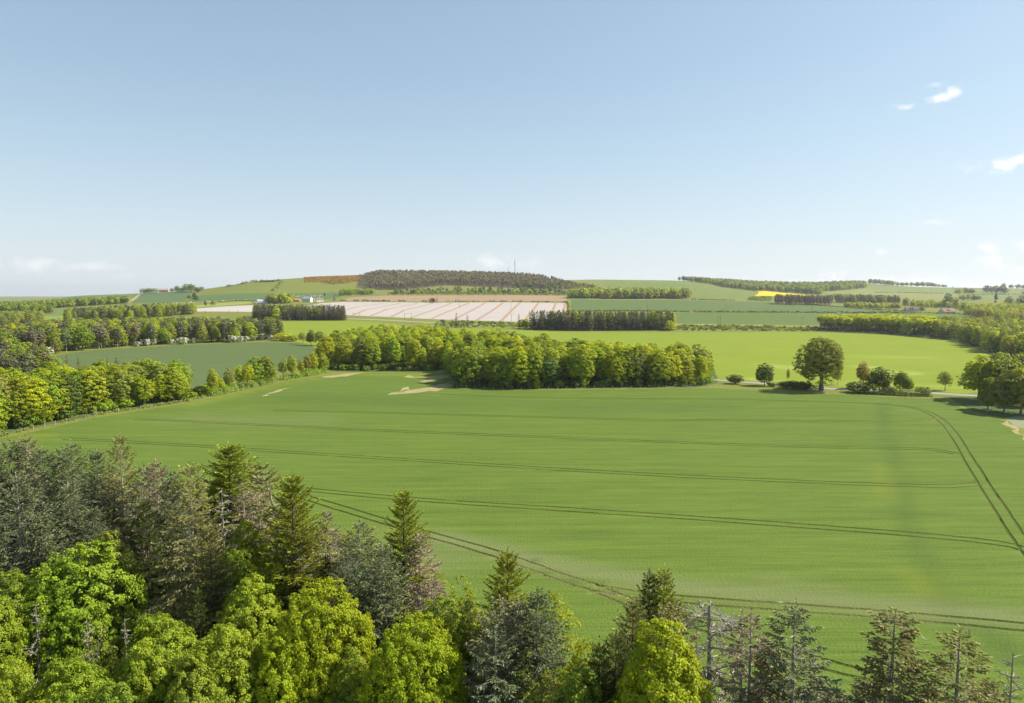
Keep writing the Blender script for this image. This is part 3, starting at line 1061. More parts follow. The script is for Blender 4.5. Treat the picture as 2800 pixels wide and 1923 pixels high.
def dead_tree(seed, h, rad, nbr, base, style='spruce'):
    rng = np.random.default_rng(seed)
    tr = h * .014
    trunk, br = Acc(), Acc()
    zs = np.linspace(-.3, h, 7)
    wob = np.cumsum(rng.normal(size=7) * .06)
    tube(trunk, np.column_stack([wob, wob * .4, zs]), np.interp(zs, [-.3, 1, h], [tr * 1.6, tr, tr * .42 if style == 'snag' else .03]), 7)
    for i in range(nbr):
        t = rng.random() ** (.8 if style != 'snag' else .45) * .99
        z = base + (h - base) * t
        L = rad * (1 - t * (.75 if style != 'snag' else .35)) * rng.uniform(.4, 1.1)
        az = rng.uniform(0, 6.28)
        el = math.radians({'spruce': 5, 'snag': 14, 'broad': 42}[style] + rng.normal() * 14)
        hd = np.array([math.cos(az), math.sin(az), 0])
        u = np.linspace(0, 1, 6)
        P = hd[None, :] * (L * u * math.cos(el))[:, None] + rng.normal(size=(6, 3)) * .03 * L * u[:, None]
        P[:, 2] += z + L * (u * math.sin(el) - .18 * u ** 2 + .1 * u ** 3)
        P[:, 0] += np.interp(z, zs, wob)
        r0 = max(.04, tr * .32 * (L / rad))
        tube(br, P, np.linspace(r0, .02, 6), 4)
        m = int(5 + L * 4)
        for q in range(m):
            uu = rng.uniform(.25, 1)
            p0 = np.array([np.interp(uu, u, P[:, c]) for c in range(3)])
            dr = norm(hd * .7 + rng.normal(size=3) * .6 + np.array([0, 0, .1]))
            ln = L * rng.uniform(.1, .38) * (1.2 - uu * .6)
            mid = p0 + dr * ln * .5 + rng.normal(size=3) * .06 * ln
            tube(br, [p0, mid, p0 + dr * ln + np.array([0, 0, .05 * ln])], [.03, .024, .014], 3)
            nn = 3
            d2 = norm(dr + rng.normal(size=(nn, 3)) * .5)
            leaf_quads(br, mid + d2 * ln * .3, norm(rng.normal(size=(nn, 3))), ln * .6, rng, .05, .5, along=d2)
    return trunk.arrays(), br.arrays(), None


BARK = mat_plain('bark', (.16, .13, .10), .9, .35, 3)
BARK_PALE = mat_plain('pale_bark', (.26, .235, .175), .9, .3, 3)
BARK_GREY = mat_plain('dead_wood', (.35, .315, .25), .9, .3, 3)
BARK_DARK = mat_plain('dark_bark', (.10, .085, .07), .9, .35, 3)
LEAF = {
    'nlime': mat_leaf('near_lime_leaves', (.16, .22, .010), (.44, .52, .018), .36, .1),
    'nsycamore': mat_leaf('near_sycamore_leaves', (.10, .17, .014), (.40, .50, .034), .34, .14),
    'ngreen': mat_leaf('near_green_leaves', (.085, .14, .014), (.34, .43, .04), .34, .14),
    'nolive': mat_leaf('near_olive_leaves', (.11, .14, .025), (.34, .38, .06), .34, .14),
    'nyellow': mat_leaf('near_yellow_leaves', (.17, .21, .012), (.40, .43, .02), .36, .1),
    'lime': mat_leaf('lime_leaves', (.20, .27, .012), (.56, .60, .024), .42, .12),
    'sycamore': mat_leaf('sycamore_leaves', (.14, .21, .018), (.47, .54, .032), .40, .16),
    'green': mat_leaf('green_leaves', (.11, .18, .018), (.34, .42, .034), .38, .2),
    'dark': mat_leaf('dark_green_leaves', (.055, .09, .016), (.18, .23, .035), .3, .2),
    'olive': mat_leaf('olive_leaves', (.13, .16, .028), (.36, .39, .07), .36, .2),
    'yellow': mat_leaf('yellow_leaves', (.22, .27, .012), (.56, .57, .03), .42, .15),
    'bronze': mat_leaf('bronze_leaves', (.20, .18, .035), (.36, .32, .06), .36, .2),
    'pine': mat_leaf('pine_needles', (.065, .085, .04), (.20, .215, .10), .15, .22, .1),
    'pinebrown': mat_leaf('brown_pine_needles', (.10, .095, .055), (.27, .235, .14), .15, .22, .1),
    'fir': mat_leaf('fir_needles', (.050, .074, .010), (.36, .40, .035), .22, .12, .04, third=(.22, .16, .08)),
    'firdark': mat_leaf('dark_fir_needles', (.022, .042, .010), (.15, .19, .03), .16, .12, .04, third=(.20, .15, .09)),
    'sitka': mat_leaf('blue_spruce_needles', (.036, .055, .030), (.25, .29, .14), .16, .12, .04, third=(.21, .185, .115)),
    'sitkabrown': mat_leaf('greying_spruce_needles', (.065, .066, .040), (.38, .35, .21), .16, .12, .04, third=(.36, .29, .22)),
    'olivefir': mat_leaf('olive_fir_needles', (.085, .09, .028), (.36, .35, .12), .18, .12, .04, third=(.30, .25, .16)),
    'pink': mat_leaf('dying_needles', (.17, .135, .085), (.37, .31, .21), .12, .12, .04, third=(.42, .32, .25)),
    'hillpine': mat_leaf('hill_pine_needles', (.16, .125, .065), (.40, .32, .18), .15, .2, .05),
    'haw': mat_leaf('hawthorn_blossom', (.14, .19, .07), (.78, .76, .68), .2, .12),
    'gorse': mat_leaf('gorse_bloom', (.14, .12, .02), (.85, .42, .02), .1, .1),
    'poplar': mat_leaf('young_poplar_leaves', (.14, .125, .08), (.22, .20, .13), .2, .1),
    'hedge': mat_leaf('hedge_leaves', (0.054, 0.083, 0.014), (0.17, 0.215, 0.036), .25, .2),
}


def proto(kind, name, res, leaf, bark, bare_mat=None):
    t, c = res[0], res[1]
    cn = 'branches' if kind == 'd' else 'crown'
    if len(res) > 2 and res[2] is not None:
        a = Acc()
        a.add(t[0], t[1], t[2], 0, 0)
        a.add(res[2][0], res[2][1], res[2][2], 0, 1)
        tm = quad_mesh('trunk', a.arrays(), [bark, bare_mat or BARK_GREY])
    else:
        tm = quad_mesh('trunk', t, [bark])
    return {'name': name, 'trunk': tm, 'crown': quad_mesh(cn, c, [leaf]), 'arr': (t, c), 'cn': cn}


P = {}
# near broadleaves: leaf sprays 15-25 cm long
for i, (h, r, b, tp, nc) in enumerate([(16, 5.0, 3.0, .2, 900), (16, 4.3, 3.0, .3, 800), (15, 5.6, 2.5, .1, 1000), (14, 3.6, 2.0, .25, 600)]):
    P['nearleaf%d' % i] = proto('b', 'sycamore_tree', broadleaf(11 + i, h, r, b, nc, 62, .17, .46, .2, .06, 26, .25, tp, inner=.06, flatten=.75, al=.55), LEAF['sycamore'], BARK)
P['nearsparse'] = proto('b', 'birch_tree', broadleaf(31, 13, 2.6, 2, 240, 16, .2, .5, .35, .35, 40, .1, .3, inner=.02), LEAF['yellow'], BARK_PALE)
P['nearthin'] = proto('b', 'ash_tree', broadleaf(35, 15, 3.4, 3, 300, 30, .2, .55, .4, .2, 50, .16, .3, inner=.03), LEAF['olive'], BARK_PALE)
# near conifers
P['fir0'] = proto('c', 'fir_tree', conifer(41, 20, 5.0, 2.5, 38, 11, 18, .22, .34, 40, -8, .22, .64, .03, tufts=5, bush=.0), LEAF['fir'], BARK_DARK)
P['fir1'] = proto('c', 'fir_tree', conifer(42, 20, 4.3, 3, 36, 10, 17, .22, .36, 35, -12, .25, .60, .06, brown_in=.12, tufts=5, bush=.0), LEAF['fir'], BARK_DARK)
P['firwide'] = proto('c', 'fir_tree', conifer(43, 18, 5.8, 2, 40, 12, 22, .22, .30, 30, -6, .2, .62, .02, tufts=5, bush=.0), LEAF['fir'], BARK_DARK)
P['oldfir'] = proto('c', 'fir_tree', conifer(44, 21, 5.2, 3, 40, 10, 17, .23, .34, 30, -18, .3, .58, .08, dead_low=.2, brown_in=.25, tufts=4, hang=.2, bush=.2), LEAF['olivefir'], BARK_PALE)
P['sitka0'] = proto('c', 'spruce_tree', conifer(45, 19, 5.8, 2, 38, 11, 18, .24, .34, 34, -14, .3, .62, .03, hang=.3, brown_in=.10, tufts=4, bush=.3), LEAF['sitka'], BARK_PALE)
P['sitka1'] = proto('c', 'spruce_tree', conifer(46, 19, 5.4, 2, 36, 10, 17, .24, .36, 28, -18, .32, .58, .07, hang=.35, brown_in=.10, dead_low=.08, tufts=4, bush=.3), LEAF['sitka'], BARK_PALE)
P['grey0'] = proto('c', 'spruce_tree', conifer(47, 18, 5.0, 2, 40, 9, 15, .27, .34, 22, -20, .3, .55, .1, hang=.3, brown_in=.22, brown_p=.12, dead_low=.22, tufts=4, bush=.35), LEAF['sitkabrown'], BARK_PALE)
P['pink0'] = proto('c', 'spruce_tree', conifer(48, 17, 4.0, 2, 38, 10, 14, .22, .34, 16, -24, .25, .55, .12, hang=.2, brown_in=.5, brown_p=.6, dead_low=.5, tufts=4, bush=.3), LEAF['pink'], BARK_GREY)
P['thin0'] = proto('c', 'spruce_tree', conifer(49, 20, 4.0, 3, 40, 9, 15, .24, .36, 26, -20, .3, .56, .1, gap=.1, hang=.35, brown_in=.25, dead_low=.38, tufts=4, bush=.35, bark_r=.26), LEAF['sitka'], BARK_PALE)
P['flat0'] = proto('c', 'spruce_tree', conifer(50, 19, 4.2, 3, 46, 10, 15, .24, .34, 12, -18, .2, .5, .08, gap=.06, flat=.36, hang=.2, brown_in=.4, dead_low=.35, tufts=4, bush=.35, bark_r=.26), LEAF['olivefir'], BARK_PALE)
P['bent0'] = proto('c', 'fir_tree', conifer(51, 21, 2.6, 8, 26, 7, 13, .26, .36, 20, -10, .2, .35, .15, gap=.15, lean=-1.6, brown_in=.15, tufts=4, bush=.2), LEAF['olivefir'], BARK_PALE)
P['dead0'] = proto('d', 'dead_tree', dead_tree(52, 17, 2.8, 90, 4), BARK_GREY, BARK_PALE)
P['deadsnag'] = proto('d', 'dead_tree', dead_tree(53, 17, 3.4, 60, 6, 'snag'), BARK_GREY, BARK_PALE)
P['deadbroad'] = proto('d', 'dead_tree', dead_tree(54, 9, 3.0, 70, 1.5, 'broad'), BARK_GREY, BARK_GREY)
# middle distance (150 to 450 m)
for i, (h, r, b, tp, nc, nl) in enumerate([(14, 5.0, .6, .2, 230, 24), (14, 4.3, .7, .3, 200, 24), (13, 5.4, .5, .1, 250, 24), (14, 3.4, 1.8, .25, 110, 24), (12, 3.0, 2.4, .2, 90, 22)]):
    P['midleaf%d' % i] = proto('b', 'sycamore_tree', broadleaf(61 + i, h, r, b, nc, nl, .46, .75, .36, .06, 8, .22, tp, 5, inner=.12, full=i < 3, flatten=.75, al=.5), LEAF['sycamore'], BARK)
P['bigtree'] = proto('b', 'sycamore_tree', broadleaf(77, 20.5, 9.9, 1.9, 860, 34, .40, .85, .34, .14, 70, .75, .22, 9, inner=.05, al=.45, full=True), LEAF['olive'], BARK)
P['midbush'] = proto('b', 'bush', broadleaf(72, 4.5, 3.2, .2, 60, 24, .45, .7, .3, 0, 0, .1, 0), LEAF['dark'], BARK)
P['midsapling'] = proto('b', 'young_tree', broadleaf(73, 7.5, 2.6, 1.3, 130, 16, .3, .5, .2, .12, 16, .13, .35), LEAF['olive'], BARK)
P['midfir'] = proto('c', 'spruce_tree', conifer(74, 15, 2.6, 1.5, 24, 6, 7, .4, .36, 30, -14, .25, .75, .12, brown_in=.2, tufts=2), LEAF['olivefir'], BARK)
P['midpine'] = proto('b', 'pine_tree', broadleaf(75, 15, 3.2, 3.5, 90, 16, .6, .85, .35, .15, 12, .2, .3, 5, inner=.05), LEAF['pine'], BARK_PALE)
P['midpine1'] = proto('b', 'pine_tree', broadleaf(76, 16, 2.9, 5, 80, 16, .6, .8, .4, .2, 12, .2, .4, 5, inner=.05), LEAF['pinebrown'], BARK_PALE)
# far (450 to 1000 m)
for i, (h, r, b, tp) in enumerate([(14, 4.8, .5, .2), (14, 4.0, .8, .3), (13, 5.2, .3, .1)]):
    P['farleaf%d' % i] = proto('b', 'sycamore_tree', broadleaf(81 + i, h, r, b, 95, 10, .8, .95, .28, 0, 0, .25, tp, 4, inner=.12, full=True, flatten=.75, al=.5), LEAF['sycamore'], BARK)
P['farpine'] = proto('b', 'pine_tree', broadleaf(84, 15, 3.0, 4, 45, 9, 1.0, 1.1, .35, .1, 0, .22, .35, 4, inner=.1), LEAF['pine'], BARK_PALE)
for i in range(2):
    P['farspruce%d' % i] = proto('c', 'spruce_tree', conifer(85 + i, 17, 3.0, 1, 14, 5, 4, .9, .4, 30, -14, .2, .6, .08, brown_in=.2, tufts=1, seg=2, bush=.2), LEAF['pinebrown'], BARK_DARK)
P['farthin'] = proto('b', 'young_ash_tree', broadleaf(88, 13, 2.2, 6.5, 30, 12, .85, .9, .3, .0, 0, .16, .15, 4, inner=.2), LEAF['lime'], BARK_DARK)
P['farbush'] = proto('b', 'bush', broadleaf(89, 5, 3.2, 0, 26, 10, 1.0, 1.0, .3, 0, 0, .1, 0, 4), LEAF['green'], BARK)
# beyond 1000 m
P['tinyleaf'] = proto('b', 'sycamore_tree', broadleaf(91, 12, 4.6, .5, 22, 7, 2.1, 1.7, .3, 0, 0, .25, .15, 3, inner=.2), LEAF['sycamore'], BARK)
P['tinyconifer'] = proto('b', 'pine_tree', broadleaf(92, 15, 1.9, 5.5, 9, 6, 1.9, 1.3, .3, 0, 0, .22, .45, 3, inner=.2), LEAF['pinebrown'], BARK_PALE)
P['tinypoplar'] = proto('b', 'poplar_tree', broadleaf(93, 15, 1.6, 1.5, 14, 6, 1.6, 1.0, .3, .1, 0, .2, .3, 3, inner=.2), LEAF['poplar'], BARK_PALE)
P['tinybush'] = proto('b', 'bush', broadleaf(94, 3.5, 2.6, 0, 9, 6, 1.4, 1.0, .3, 0, 0, .1, 0, 3), LEAF['dark'], BARK)

RND = random.Random(7)
COUNT = {}


def plant(pk, x, y, h=None, w=None, rot=None, leaf=None, name=None, label=None, cat='tree', group=None, parts=True, z=None, sink=0.0):
    """One tree or bush as a thing of its own, standing on the land."""
    p = P[pk]
    h0 = max(p['arr'][1][0][:, 2].max(), p['arr'][0][0][:, 2].max())
    s = (h or h0) / h0
    sw = s * (w or 1.0)
    if z is None:
        z = float(height(x, y)) - sink
    rot = RND.uniform(0, 6.28) if rot is None else rot
    nm = name or p['name']
    if parts:
        root = link(nm, None)
        root.empty_display_size = .5
    else:
        me = P[pk].setdefault('joined', None)
        if me is None:
            acc = Acc()
            acc.add(p['arr'][0][0], p['arr'][0][1], p['arr'][0][2], 0, 0)
            acc.add(p['arr'][1][0], p['arr'][1][1], p['arr'][1][2], p['arr'][1][3], 1)
            me = P[pk]['joined'] = quad_mesh(nm, acc.arrays(), [p['trunk'].materials[0], p['crown'].materials[0]])
        root = link(nm, me)
        if leaf:
            root.material_slots[1].link = 'OBJECT'
            root.material_slots[1].material = LEAF[leaf]
    root.location = (x, y, z)
    root.rotation_euler = (0, 0, rot)
    root.scale = (sw, sw, s)
    tag(root, label or 'green tree standing among the fields', cat, group)
    if parts:
        link('trunk', p['trunk'], root)
        c = link(p['cn'], p['crown'], root)
        if leaf:
            c.material_slots[0].link = 'OBJECT'
            c.material_slots[0].material = LEAF[leaf]
    return root

# ------------------------------------------------------------------ the tall trees in the foreground
# top pixel x, y, height, width factor, prototype, leaf material, label
FG = [
    (2175, 1631, 19, 1.15, 'thin0', 'sitka', 'thin dark spruce with long bare trunk right of the grey dying spruce'),
    (2448, 1656, 19, 1.2, 'flat0', 'olivefir', 'flat topped spruce with square olive crown standing alone before the wheat field'),
    (2626, 1706, 18.5, 1.25, 'thin0', 'olivefir', 'spruce with dark bushy tuft on top and browning lower branches beside the flat topped spruce'),
    (2770, 1786, 17, .8, 'dead0', None, 'bare grey dead tree with upswept twigs at the very end of the row'),
    (1940, 1642, 17.5, 1.0, 'deadsnag', None, 'tall dead trunk with a broken top and crooked bare branches'),
    (2055, 1662, 17.5, .95, 'pink0', 'sitkabrown', 'grey dying spruce with pinkish top right of the broken dead trunk'),
    (1905, 1724, 15, .7, 'dead0', None, 'small tangle of dead grey branches just left of the broken trunk'),
    (2380, 1850, 14, .9, 'grey0', 'sitkabrown', 'ragged grey spruce low against the left foot of the flat topped spruce'),
    (2700, 1850, 14, .9, 'grey0', 'olivefir', 'ragged olive spruce low between the tufted spruce and the end dead tree'),
    (2235, 1845, 14, .9, 'sitka1', 'sitkabrown', 'short bushy spruce low against the right side of the thin dark spruce'),
    (2112, 1768, 15.5, .8, 'grey0', 'olivefir', 'low olive brown spruce between the grey dying spruce and the thin dark spruce'),
    (2027, 1815, 14, .8, 'deadbroad', None, 'low forked dead tree under the grey dying spruce'),
    (2288, 1875, 14, .8, 'grey0', 'sitkabrown', 'short grey spruce below the gap between the thin spruce and the flat topped spruce'),
    (2540, 1880, 14, .7, 'grey0', 'pink', 'small brown spruce low between the last two tall spruces'),
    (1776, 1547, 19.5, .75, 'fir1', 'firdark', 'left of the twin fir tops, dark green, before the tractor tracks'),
    (1817, 1539, 19.5, .80, 'fir1', 'fir', 'right of the twin fir tops, yellow green on its sunny side'),
    (1732, 1625, 19, .85, 'fir0', 'olivefir', 'olive fir leaning against the left side of the twin fir tops'),
    (1845, 1632, 19, .8, 'grey0', 'olivefir', 'ragged yellowish fir with dead twigs right below the twin fir tops'),
    (1807, 1697, 17.5, 1.0, 'nearleaf1', 'lime', 'brightest yellow green sycamore in front of the twin firs'),
    (1890, 1790, 14, .6, 'nearleaf3', 'lime', 'small lime green sycamore leaning right under the broken dead trunk'),
    (1860, 1840, 14, .55, 'grey0', 'pink', 'small pinkish brown spruce top in front of the brightest sycamore'),
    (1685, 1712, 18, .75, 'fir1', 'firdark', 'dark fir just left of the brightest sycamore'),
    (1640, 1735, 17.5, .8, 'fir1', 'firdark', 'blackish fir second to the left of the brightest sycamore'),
    (1588, 1740, 14, .7, 'nearsparse', 'yellow', 'small yellow orange tree in the gap left of the dark firs'),
    (1579, 1818, 14, .9, 'nearleaf3', 'green', 'dark leafy tree low in front of the blackish fir'),
    (1500, 1850, 13, .9, 'nearleaf3', 'olive', 'yellowish leafy tree low under the pale blue spruce'),
    (1469, 1602, 19, .85, 'sitka0', 'sitka', 'pale blue grey spruce with pointed top beside a thin yellow birch'),
    (1525, 1625, 14, 1.0, 'nearsparse', 'yellow', 'thin see-through yellow birch right of the pale blue spruce'),
    (1419, 1636, 18, .8, 'grey0', 'sitkabrown', 'brownish spruce touching the left side of the pale blue spruce'),
    (1368, 1625, 18, .85, 'sitka1', 'sitkabrown', 'grey spruce with exposed bright branches behind the bare twiggy shrub'),
    (1354, 1707, 17, .9, 'sitka1', 'sitka', 'dark slate spruce low in front of the grey spruce with bright branches'),
    (1441, 1775, 13.5, .9, 'nearthin', 'olive', 'thin olive ash in front of the slate spruce'),
    (1388, 1494, 20, .95, 'fir0', 'fir', 'yellow green fir standing alone with a gap of wheat on both sides'),
    (1272, 1700, 9, 1.1, 'deadbroad', None, 'bare twiggy shrub between the big lime sycamore and the slate spruce'),
    (1325, 1760, 9, 1.0, 'deadbroad', None, 'second bare twiggy shrub lower down beside the slate spruce'),
    (1267, 1572, 14, .8, 'nearthin', 'yellow', 'yellow green ash right of the reddish dying spruce'),
    (1205, 1625, 14, .9, 'nearleaf3', 'green', 'deep green tree below the yellow green ash'),
    (1290, 1640, 13, .9, 'nearleaf3', 'olive', 'olive leafy tree at the foot of the fir that stands alone'),
    (1199, 1690, 13.5, .9, 'nearleaf3', 'lime', 'small lime tree behind the round bright sycamore'),
    (1102, 1328, 22, .90, 'fir0', 'fir', 'tall pointed fir with layered branches rising over the tractor tracks'),
    (1148, 1450, 18, .95, 'pink0', 'pink', 'reddish dying spruce with white bare branches against the tall pointed fir'),
    (1180, 1580, 16, .9, 'grey0', 'pink', 'brown grey spruce below the reddish dying spruce'),
    (981, 1412, 20, .80, 'sitka1', 'sitka', 'slim grey spruce between the pinkish spruce and the tall pointed fir'),
    (1045, 1480, 19, .95, 'sitka0', 'sitka', 'wide blue grey spruce below the tall pointed fir'),
    (894, 1385, 20, .75, 'pink0', 'sitkabrown', 'pinkish grey spruce with a spiky bare top right of the big sunlit fir'),
    (797, 1283, 22, .98, 'fir0', 'fir', 'big sunlit fir with golden shelves of needles'),
    (752, 1244, 22, 1.0, 'bent0', 'olivefir', 'scraggy fir whose tufted top bends left above the big sunlit fir'),
    (821, 1450, 19, .9, 'oldfir', 'olivefir', 'olive fir in front of the big sunlit fir'),
    (705, 1286, 20, .7, 'pink0', 'pink', 'pink brown dying spruce left of the bent fir top'),
    (664, 1310, 19.5, .8, 'pink0', 'sitkabrown', 'grey brown spruce second to the left of the bent fir top'),
    (606, 1335, 18, .8, 'dead0', None, 'pale bare dead tree below the small dark pyramid fir'),
    (625, 1203, 21, 1.12, 'firwide', 'fir', 'dense pyramid shaped fir with a lit right side, top seen against the field'),
    (600, 1292, 17, .75, 'nearleaf3', 'lime', 'bright green tree right under the dense pyramid fir'),
    (518, 1258, 22, 1.05, 'oldfir', 'olivefir', 'very tall olive fir with hanging bare branches all down its front'),
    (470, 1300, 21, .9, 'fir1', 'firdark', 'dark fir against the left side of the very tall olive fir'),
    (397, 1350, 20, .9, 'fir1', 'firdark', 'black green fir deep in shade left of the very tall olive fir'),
    (572, 1421, 20, .9, 'fir0', 'olivefir', 'narrow dark fir with golden tipped shelves in front of the very tall olive fir'),
    (327, 1181, 22, .85, 'oldfir', 'olivefir', 'fir with a pale bare trunk showing, tallest against the field on the left side'),
    (426, 1252, 20, .8, 'grey0', 'pink', 'pinkish grey spruce right of the fir with the pale trunk'),
    (465, 1272, 20, .7, 'sitka1', 'sitka', 'small grey spruce top between the pinkish spruce and the very tall olive fir'),
    (390, 1262, 19, .8, 'sitka1', 'sitka', 'blue grey spruce right below the fir with the pale trunk'),
    (262, 1222, 20, .95, 'sitka0', 'sitka', 'blue grey spruce left of the fir with the pale trunk'),
    (194, 1200, 20, .95, 'sitka1', 'sitka', 'dark slate spruce second to the left of the fir with the pale trunk'),
    (165, 1212, 19, .9, 'sitka1', 'sitka', 'brownish spruce close behind the dark slate spruce'),
    (116, 1218, 19.5, .9, 'grey0', 'sitka', 'brown grey spruce with a bare trunk in the back row'),
    (68, 1187, 20, .9, 'grey0', 'sitkabrown', 'grey spruce highest in the left end of the back row'),
    (20, 1192, 20, .95, 'sitka1', 'sitka', 'grey green spruce at the left end of the back row'),
    (-40, 1200, 20, .95, 'sitka0', 'sitka', 'spruce half out of view at the left end of the back row'),
    (44, 1290, 20, 1.05, 'sitka1', 'sitka', 'large silvery spruce with pink brown twigs at the left end of the second row'),
    (-50, 1330, 19, 1.0, 'sitka0', 'sitka', 'spruce cut by the picture edge beside the large silvery spruce'),
    (184, 1315, 20, 1.10, 'sitka0', 'sitka', 'largest blue spruce standing over the round sycamores'),
    (252, 1378, 19, .95, 'sitka0', 'sitka', 'blue spruce overlapped by the largest blue spruce'),
    (110, 1400, 18, .95, 'sitka0', 'sitka', 'blue spruce low between the silvery and the largest blue spruce'),
    (310, 1300, 19, .9, 'sitka0', 'sitka', 'blue grey spruce in front of the pale trunk of the tall fir'),
    (218, 1487, 16, 1.08, 'nearleaf2', 'sycamore', 'huge round sycamore under the largest blue spruce'),
    (290, 1452, 16.5, .85, 'nearleaf1', 'olive', 'greyer green sycamore behind the huge round one'),
    (29, 1552, 15, .9, 'nearleaf0', 'green', 'green sycamore at the left margin below the silvery spruce'),
    (-60, 1600, 15, .9, 'nearleaf0', 'sycamore', 'sycamore cut by the left margin above the dead tree'),
    (96, 1650, 13, .85, 'dead0', None, 'pinkish dead tree with forked bare limbs among the sycamores'),
    (20, 1760, 8, 1.0, 'deadbroad', None, 'pale brushwood of bare limbs beside the pinkish dead tree'),
    (237, 1690, 13.5, .6, 'dead0', None, 'small bare dead top showing between two sycamores'),
    (340, 1690, 13, .6, 'dead0', None, 'thin dead stems in the shade under the huge sycamore'),
    (436, 1675, 14.5, 1.0, 'nearleaf0', 'sycamore', 'rounded sycamore under the foot of the very tall olive fir'),
    (388, 1750, 13.5, .85, 'nearleaf1', 'sycamore', 'sycamore with orange tinted tips below the rounded one'),
    (270, 1712, 13.5, .9, 'nearthin', 'olive', 'thin olive ash in front of the huge round sycamore'),
    (194, 1795, 13.5, 1.0, 'nearleaf0', 'sycamore', 'broad sycamore lowest of all beside the pinkish dead tree'),
    (29, 1800, 13.5, .8, 'nearleaf1', 'sycamore', 'bright sycamore filling the lowest left corner'),
    (300, 1860, 12.5, .9, 'nearleaf3', 'green', 'darker sycamore at the bottom margin beside the broad lowest one'),
    (110, 1880, 12, .9, 'nearleaf3', 'lime', 'fresh green sycamore at the bottom margin near the lowest left corner'),
    (605, 1700, 14.5, 1.0, 'nearleaf0', 'sycamore', 'sycamore with golden tips between the rounded one and the big lime one'),
    (520, 1790, 13.5, .9, 'nearleaf1', 'green', 'shaded sycamore in the dip below the golden tipped one'),
    (678, 1425, 16, .85, 'nearleaf1', 'sycamore', 'green sycamore filling the gap left of the big sunlit fir'),
    (640, 1500, 15, .8, 'nearleaf3', 'green', 'sycamore in shade under the gap left of the big sunlit fir'),
    (678, 1575, 15, .85, 'nearleaf0', 'sycamore', 'sycamore just above the left shoulder of the big lime one'),
    (750, 1520, 15, .8, 'nearleaf3', 'lime', 'small bright sycamore below the olive fir'),
    (865, 1593, 16.0, .88, 'nearleaf2', 'lime', 'biggest lime green sycamore, domed, in the middle of the near wood'),
    (760, 1740, 13.5, .9, 'nearleaf1', 'lime', 'lime sycamore low at the left foot of the biggest one'),
    (960, 1770, 12.5, .8, 'nearleaf3', 'green', 'shaded sycamore in the notch right of the biggest lime one'),
    (1117, 1688, 15.5, .82, 'nearleaf2', 'lime', 'round bright sycamore right of the biggest lime one'),
    (1070, 1800, 13, .8, 'nearleaf0', 'lime', 'yellow green sycamore at the bottom margin under the round bright one'),
    (1230, 1830, 11.5, .8, 'nearleaf3', 'sycamore', 'small sycamore at the bottom margin beside the bare shrubs'),
    (1290, 1880, 10.5, .8, 'nearthin', 'olive', 'olive ash at the bottom margin beside the bare shrubs'),
    (1420, 1880, 11, .8, 'nearthin', 'olive', 'olive ash at the bottom margin under the slate spruce'),
    (1620, 1890, 10, .8, 'nearleaf3', 'green', 'dark bushy tree at the bottom margin under the dark firs'),
    (1750, 1880, 11, .8, 'grey0', 'olivefir', 'olive spruce at the bottom margin under the brightest sycamore'),
    (950, 1495, 18, .8, 'sitka1', 'sitka', 'slate spruce filling the gap behind the biggest lime sycamore'),
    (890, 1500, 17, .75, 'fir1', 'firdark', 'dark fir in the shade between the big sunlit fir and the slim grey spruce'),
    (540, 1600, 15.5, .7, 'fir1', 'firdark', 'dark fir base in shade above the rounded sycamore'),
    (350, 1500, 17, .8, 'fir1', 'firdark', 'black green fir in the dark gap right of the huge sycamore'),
]


def foreground():
    for i, (px, py, h, w, pk, leaf, label) in enumerate(FG):
        con = P[pk]['name'] in ('fir_tree', 'spruce_tree')
        if con and py > 1290 and px < 2000:
            h *= .9
        if con and px < 520:
            w *= .86
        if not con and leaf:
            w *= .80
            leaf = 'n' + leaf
        x, y = place_top(px, py, h)
        cat = 'dead tree' if pk.startswith('dead') else 'conifer' if P[pk]['name'] in ('fir_tree', 'spruce_tree') else 'tree'
        if leaf is None:
            plant(pk, x, y, h, w, label=label, cat=cat, rot=(i * 2.1) % 6.28 if pk != 'bent0' else 0)
        else:
            plant(pk, x, y, h, w, label=label, cat=cat, leaf=leaf, rot=(i * 2.1) % 6.28 if pk != 'bent0' else 0)


foreground()


def undergrowth():

    """Brambles, elder and saplings that nobody could count, between the trunks."""
    rng = np.random.default_rng(99)
    acc = Acc()
    n = 900
    k = 0
    while k < n:
        y = rng.uniform(20, 138)
        x = rng.uniform(-1.0, 1.0) * y * .95
        if y > 60 and x > -5:
            continue
        if not inside([(a, b) for a, b in EDGE] + [(-230, 10), (150, 10)], np.array([x]), np.array([y - 0]))[0]:
            continue
        if x > 8 and y > 42:
            continue
        hh = rng.uniform(1.2, 4.5) if x < 10 else rng.uniform(.8, 2.0)
        m = 90
        d = norm(rng.normal(size=(m, 3)) + np.array([0, 0, .8]))
        r = rng.uniform(.8, 1.3)
        Pn = np.array([x, y, hh * .4]) + d * np.array([hh * .55 * r, hh * .55 * r, hh * .55])
        leaf_quads(acc, Pn, norm(d + rng.normal(size=d.shape) * .5), .3 * rng.uniform(.6, 1.3, m), rng, .8, rng.random(m) * .6 + rng.random() * .4, mat=int(rng.choice([0, 0, 1, 2])))
        k += 1
    me = quad_mesh('undergrowth', acc.arrays(), [LEAF['green'], LEAF['olive'], LEAF['bronze']])
    tag(link('undergrowth', me), 'tangled green undergrowth between the trunks of the near wood', 'undergrowth', kind='stuff')


undergrowth()

# ------------------------------------------------------------------ woods, copses and belts
CAND = []       # every tree of the woods: (apparent size, prototype, x, y, h, w, leaf, name, label, group, cat, front)


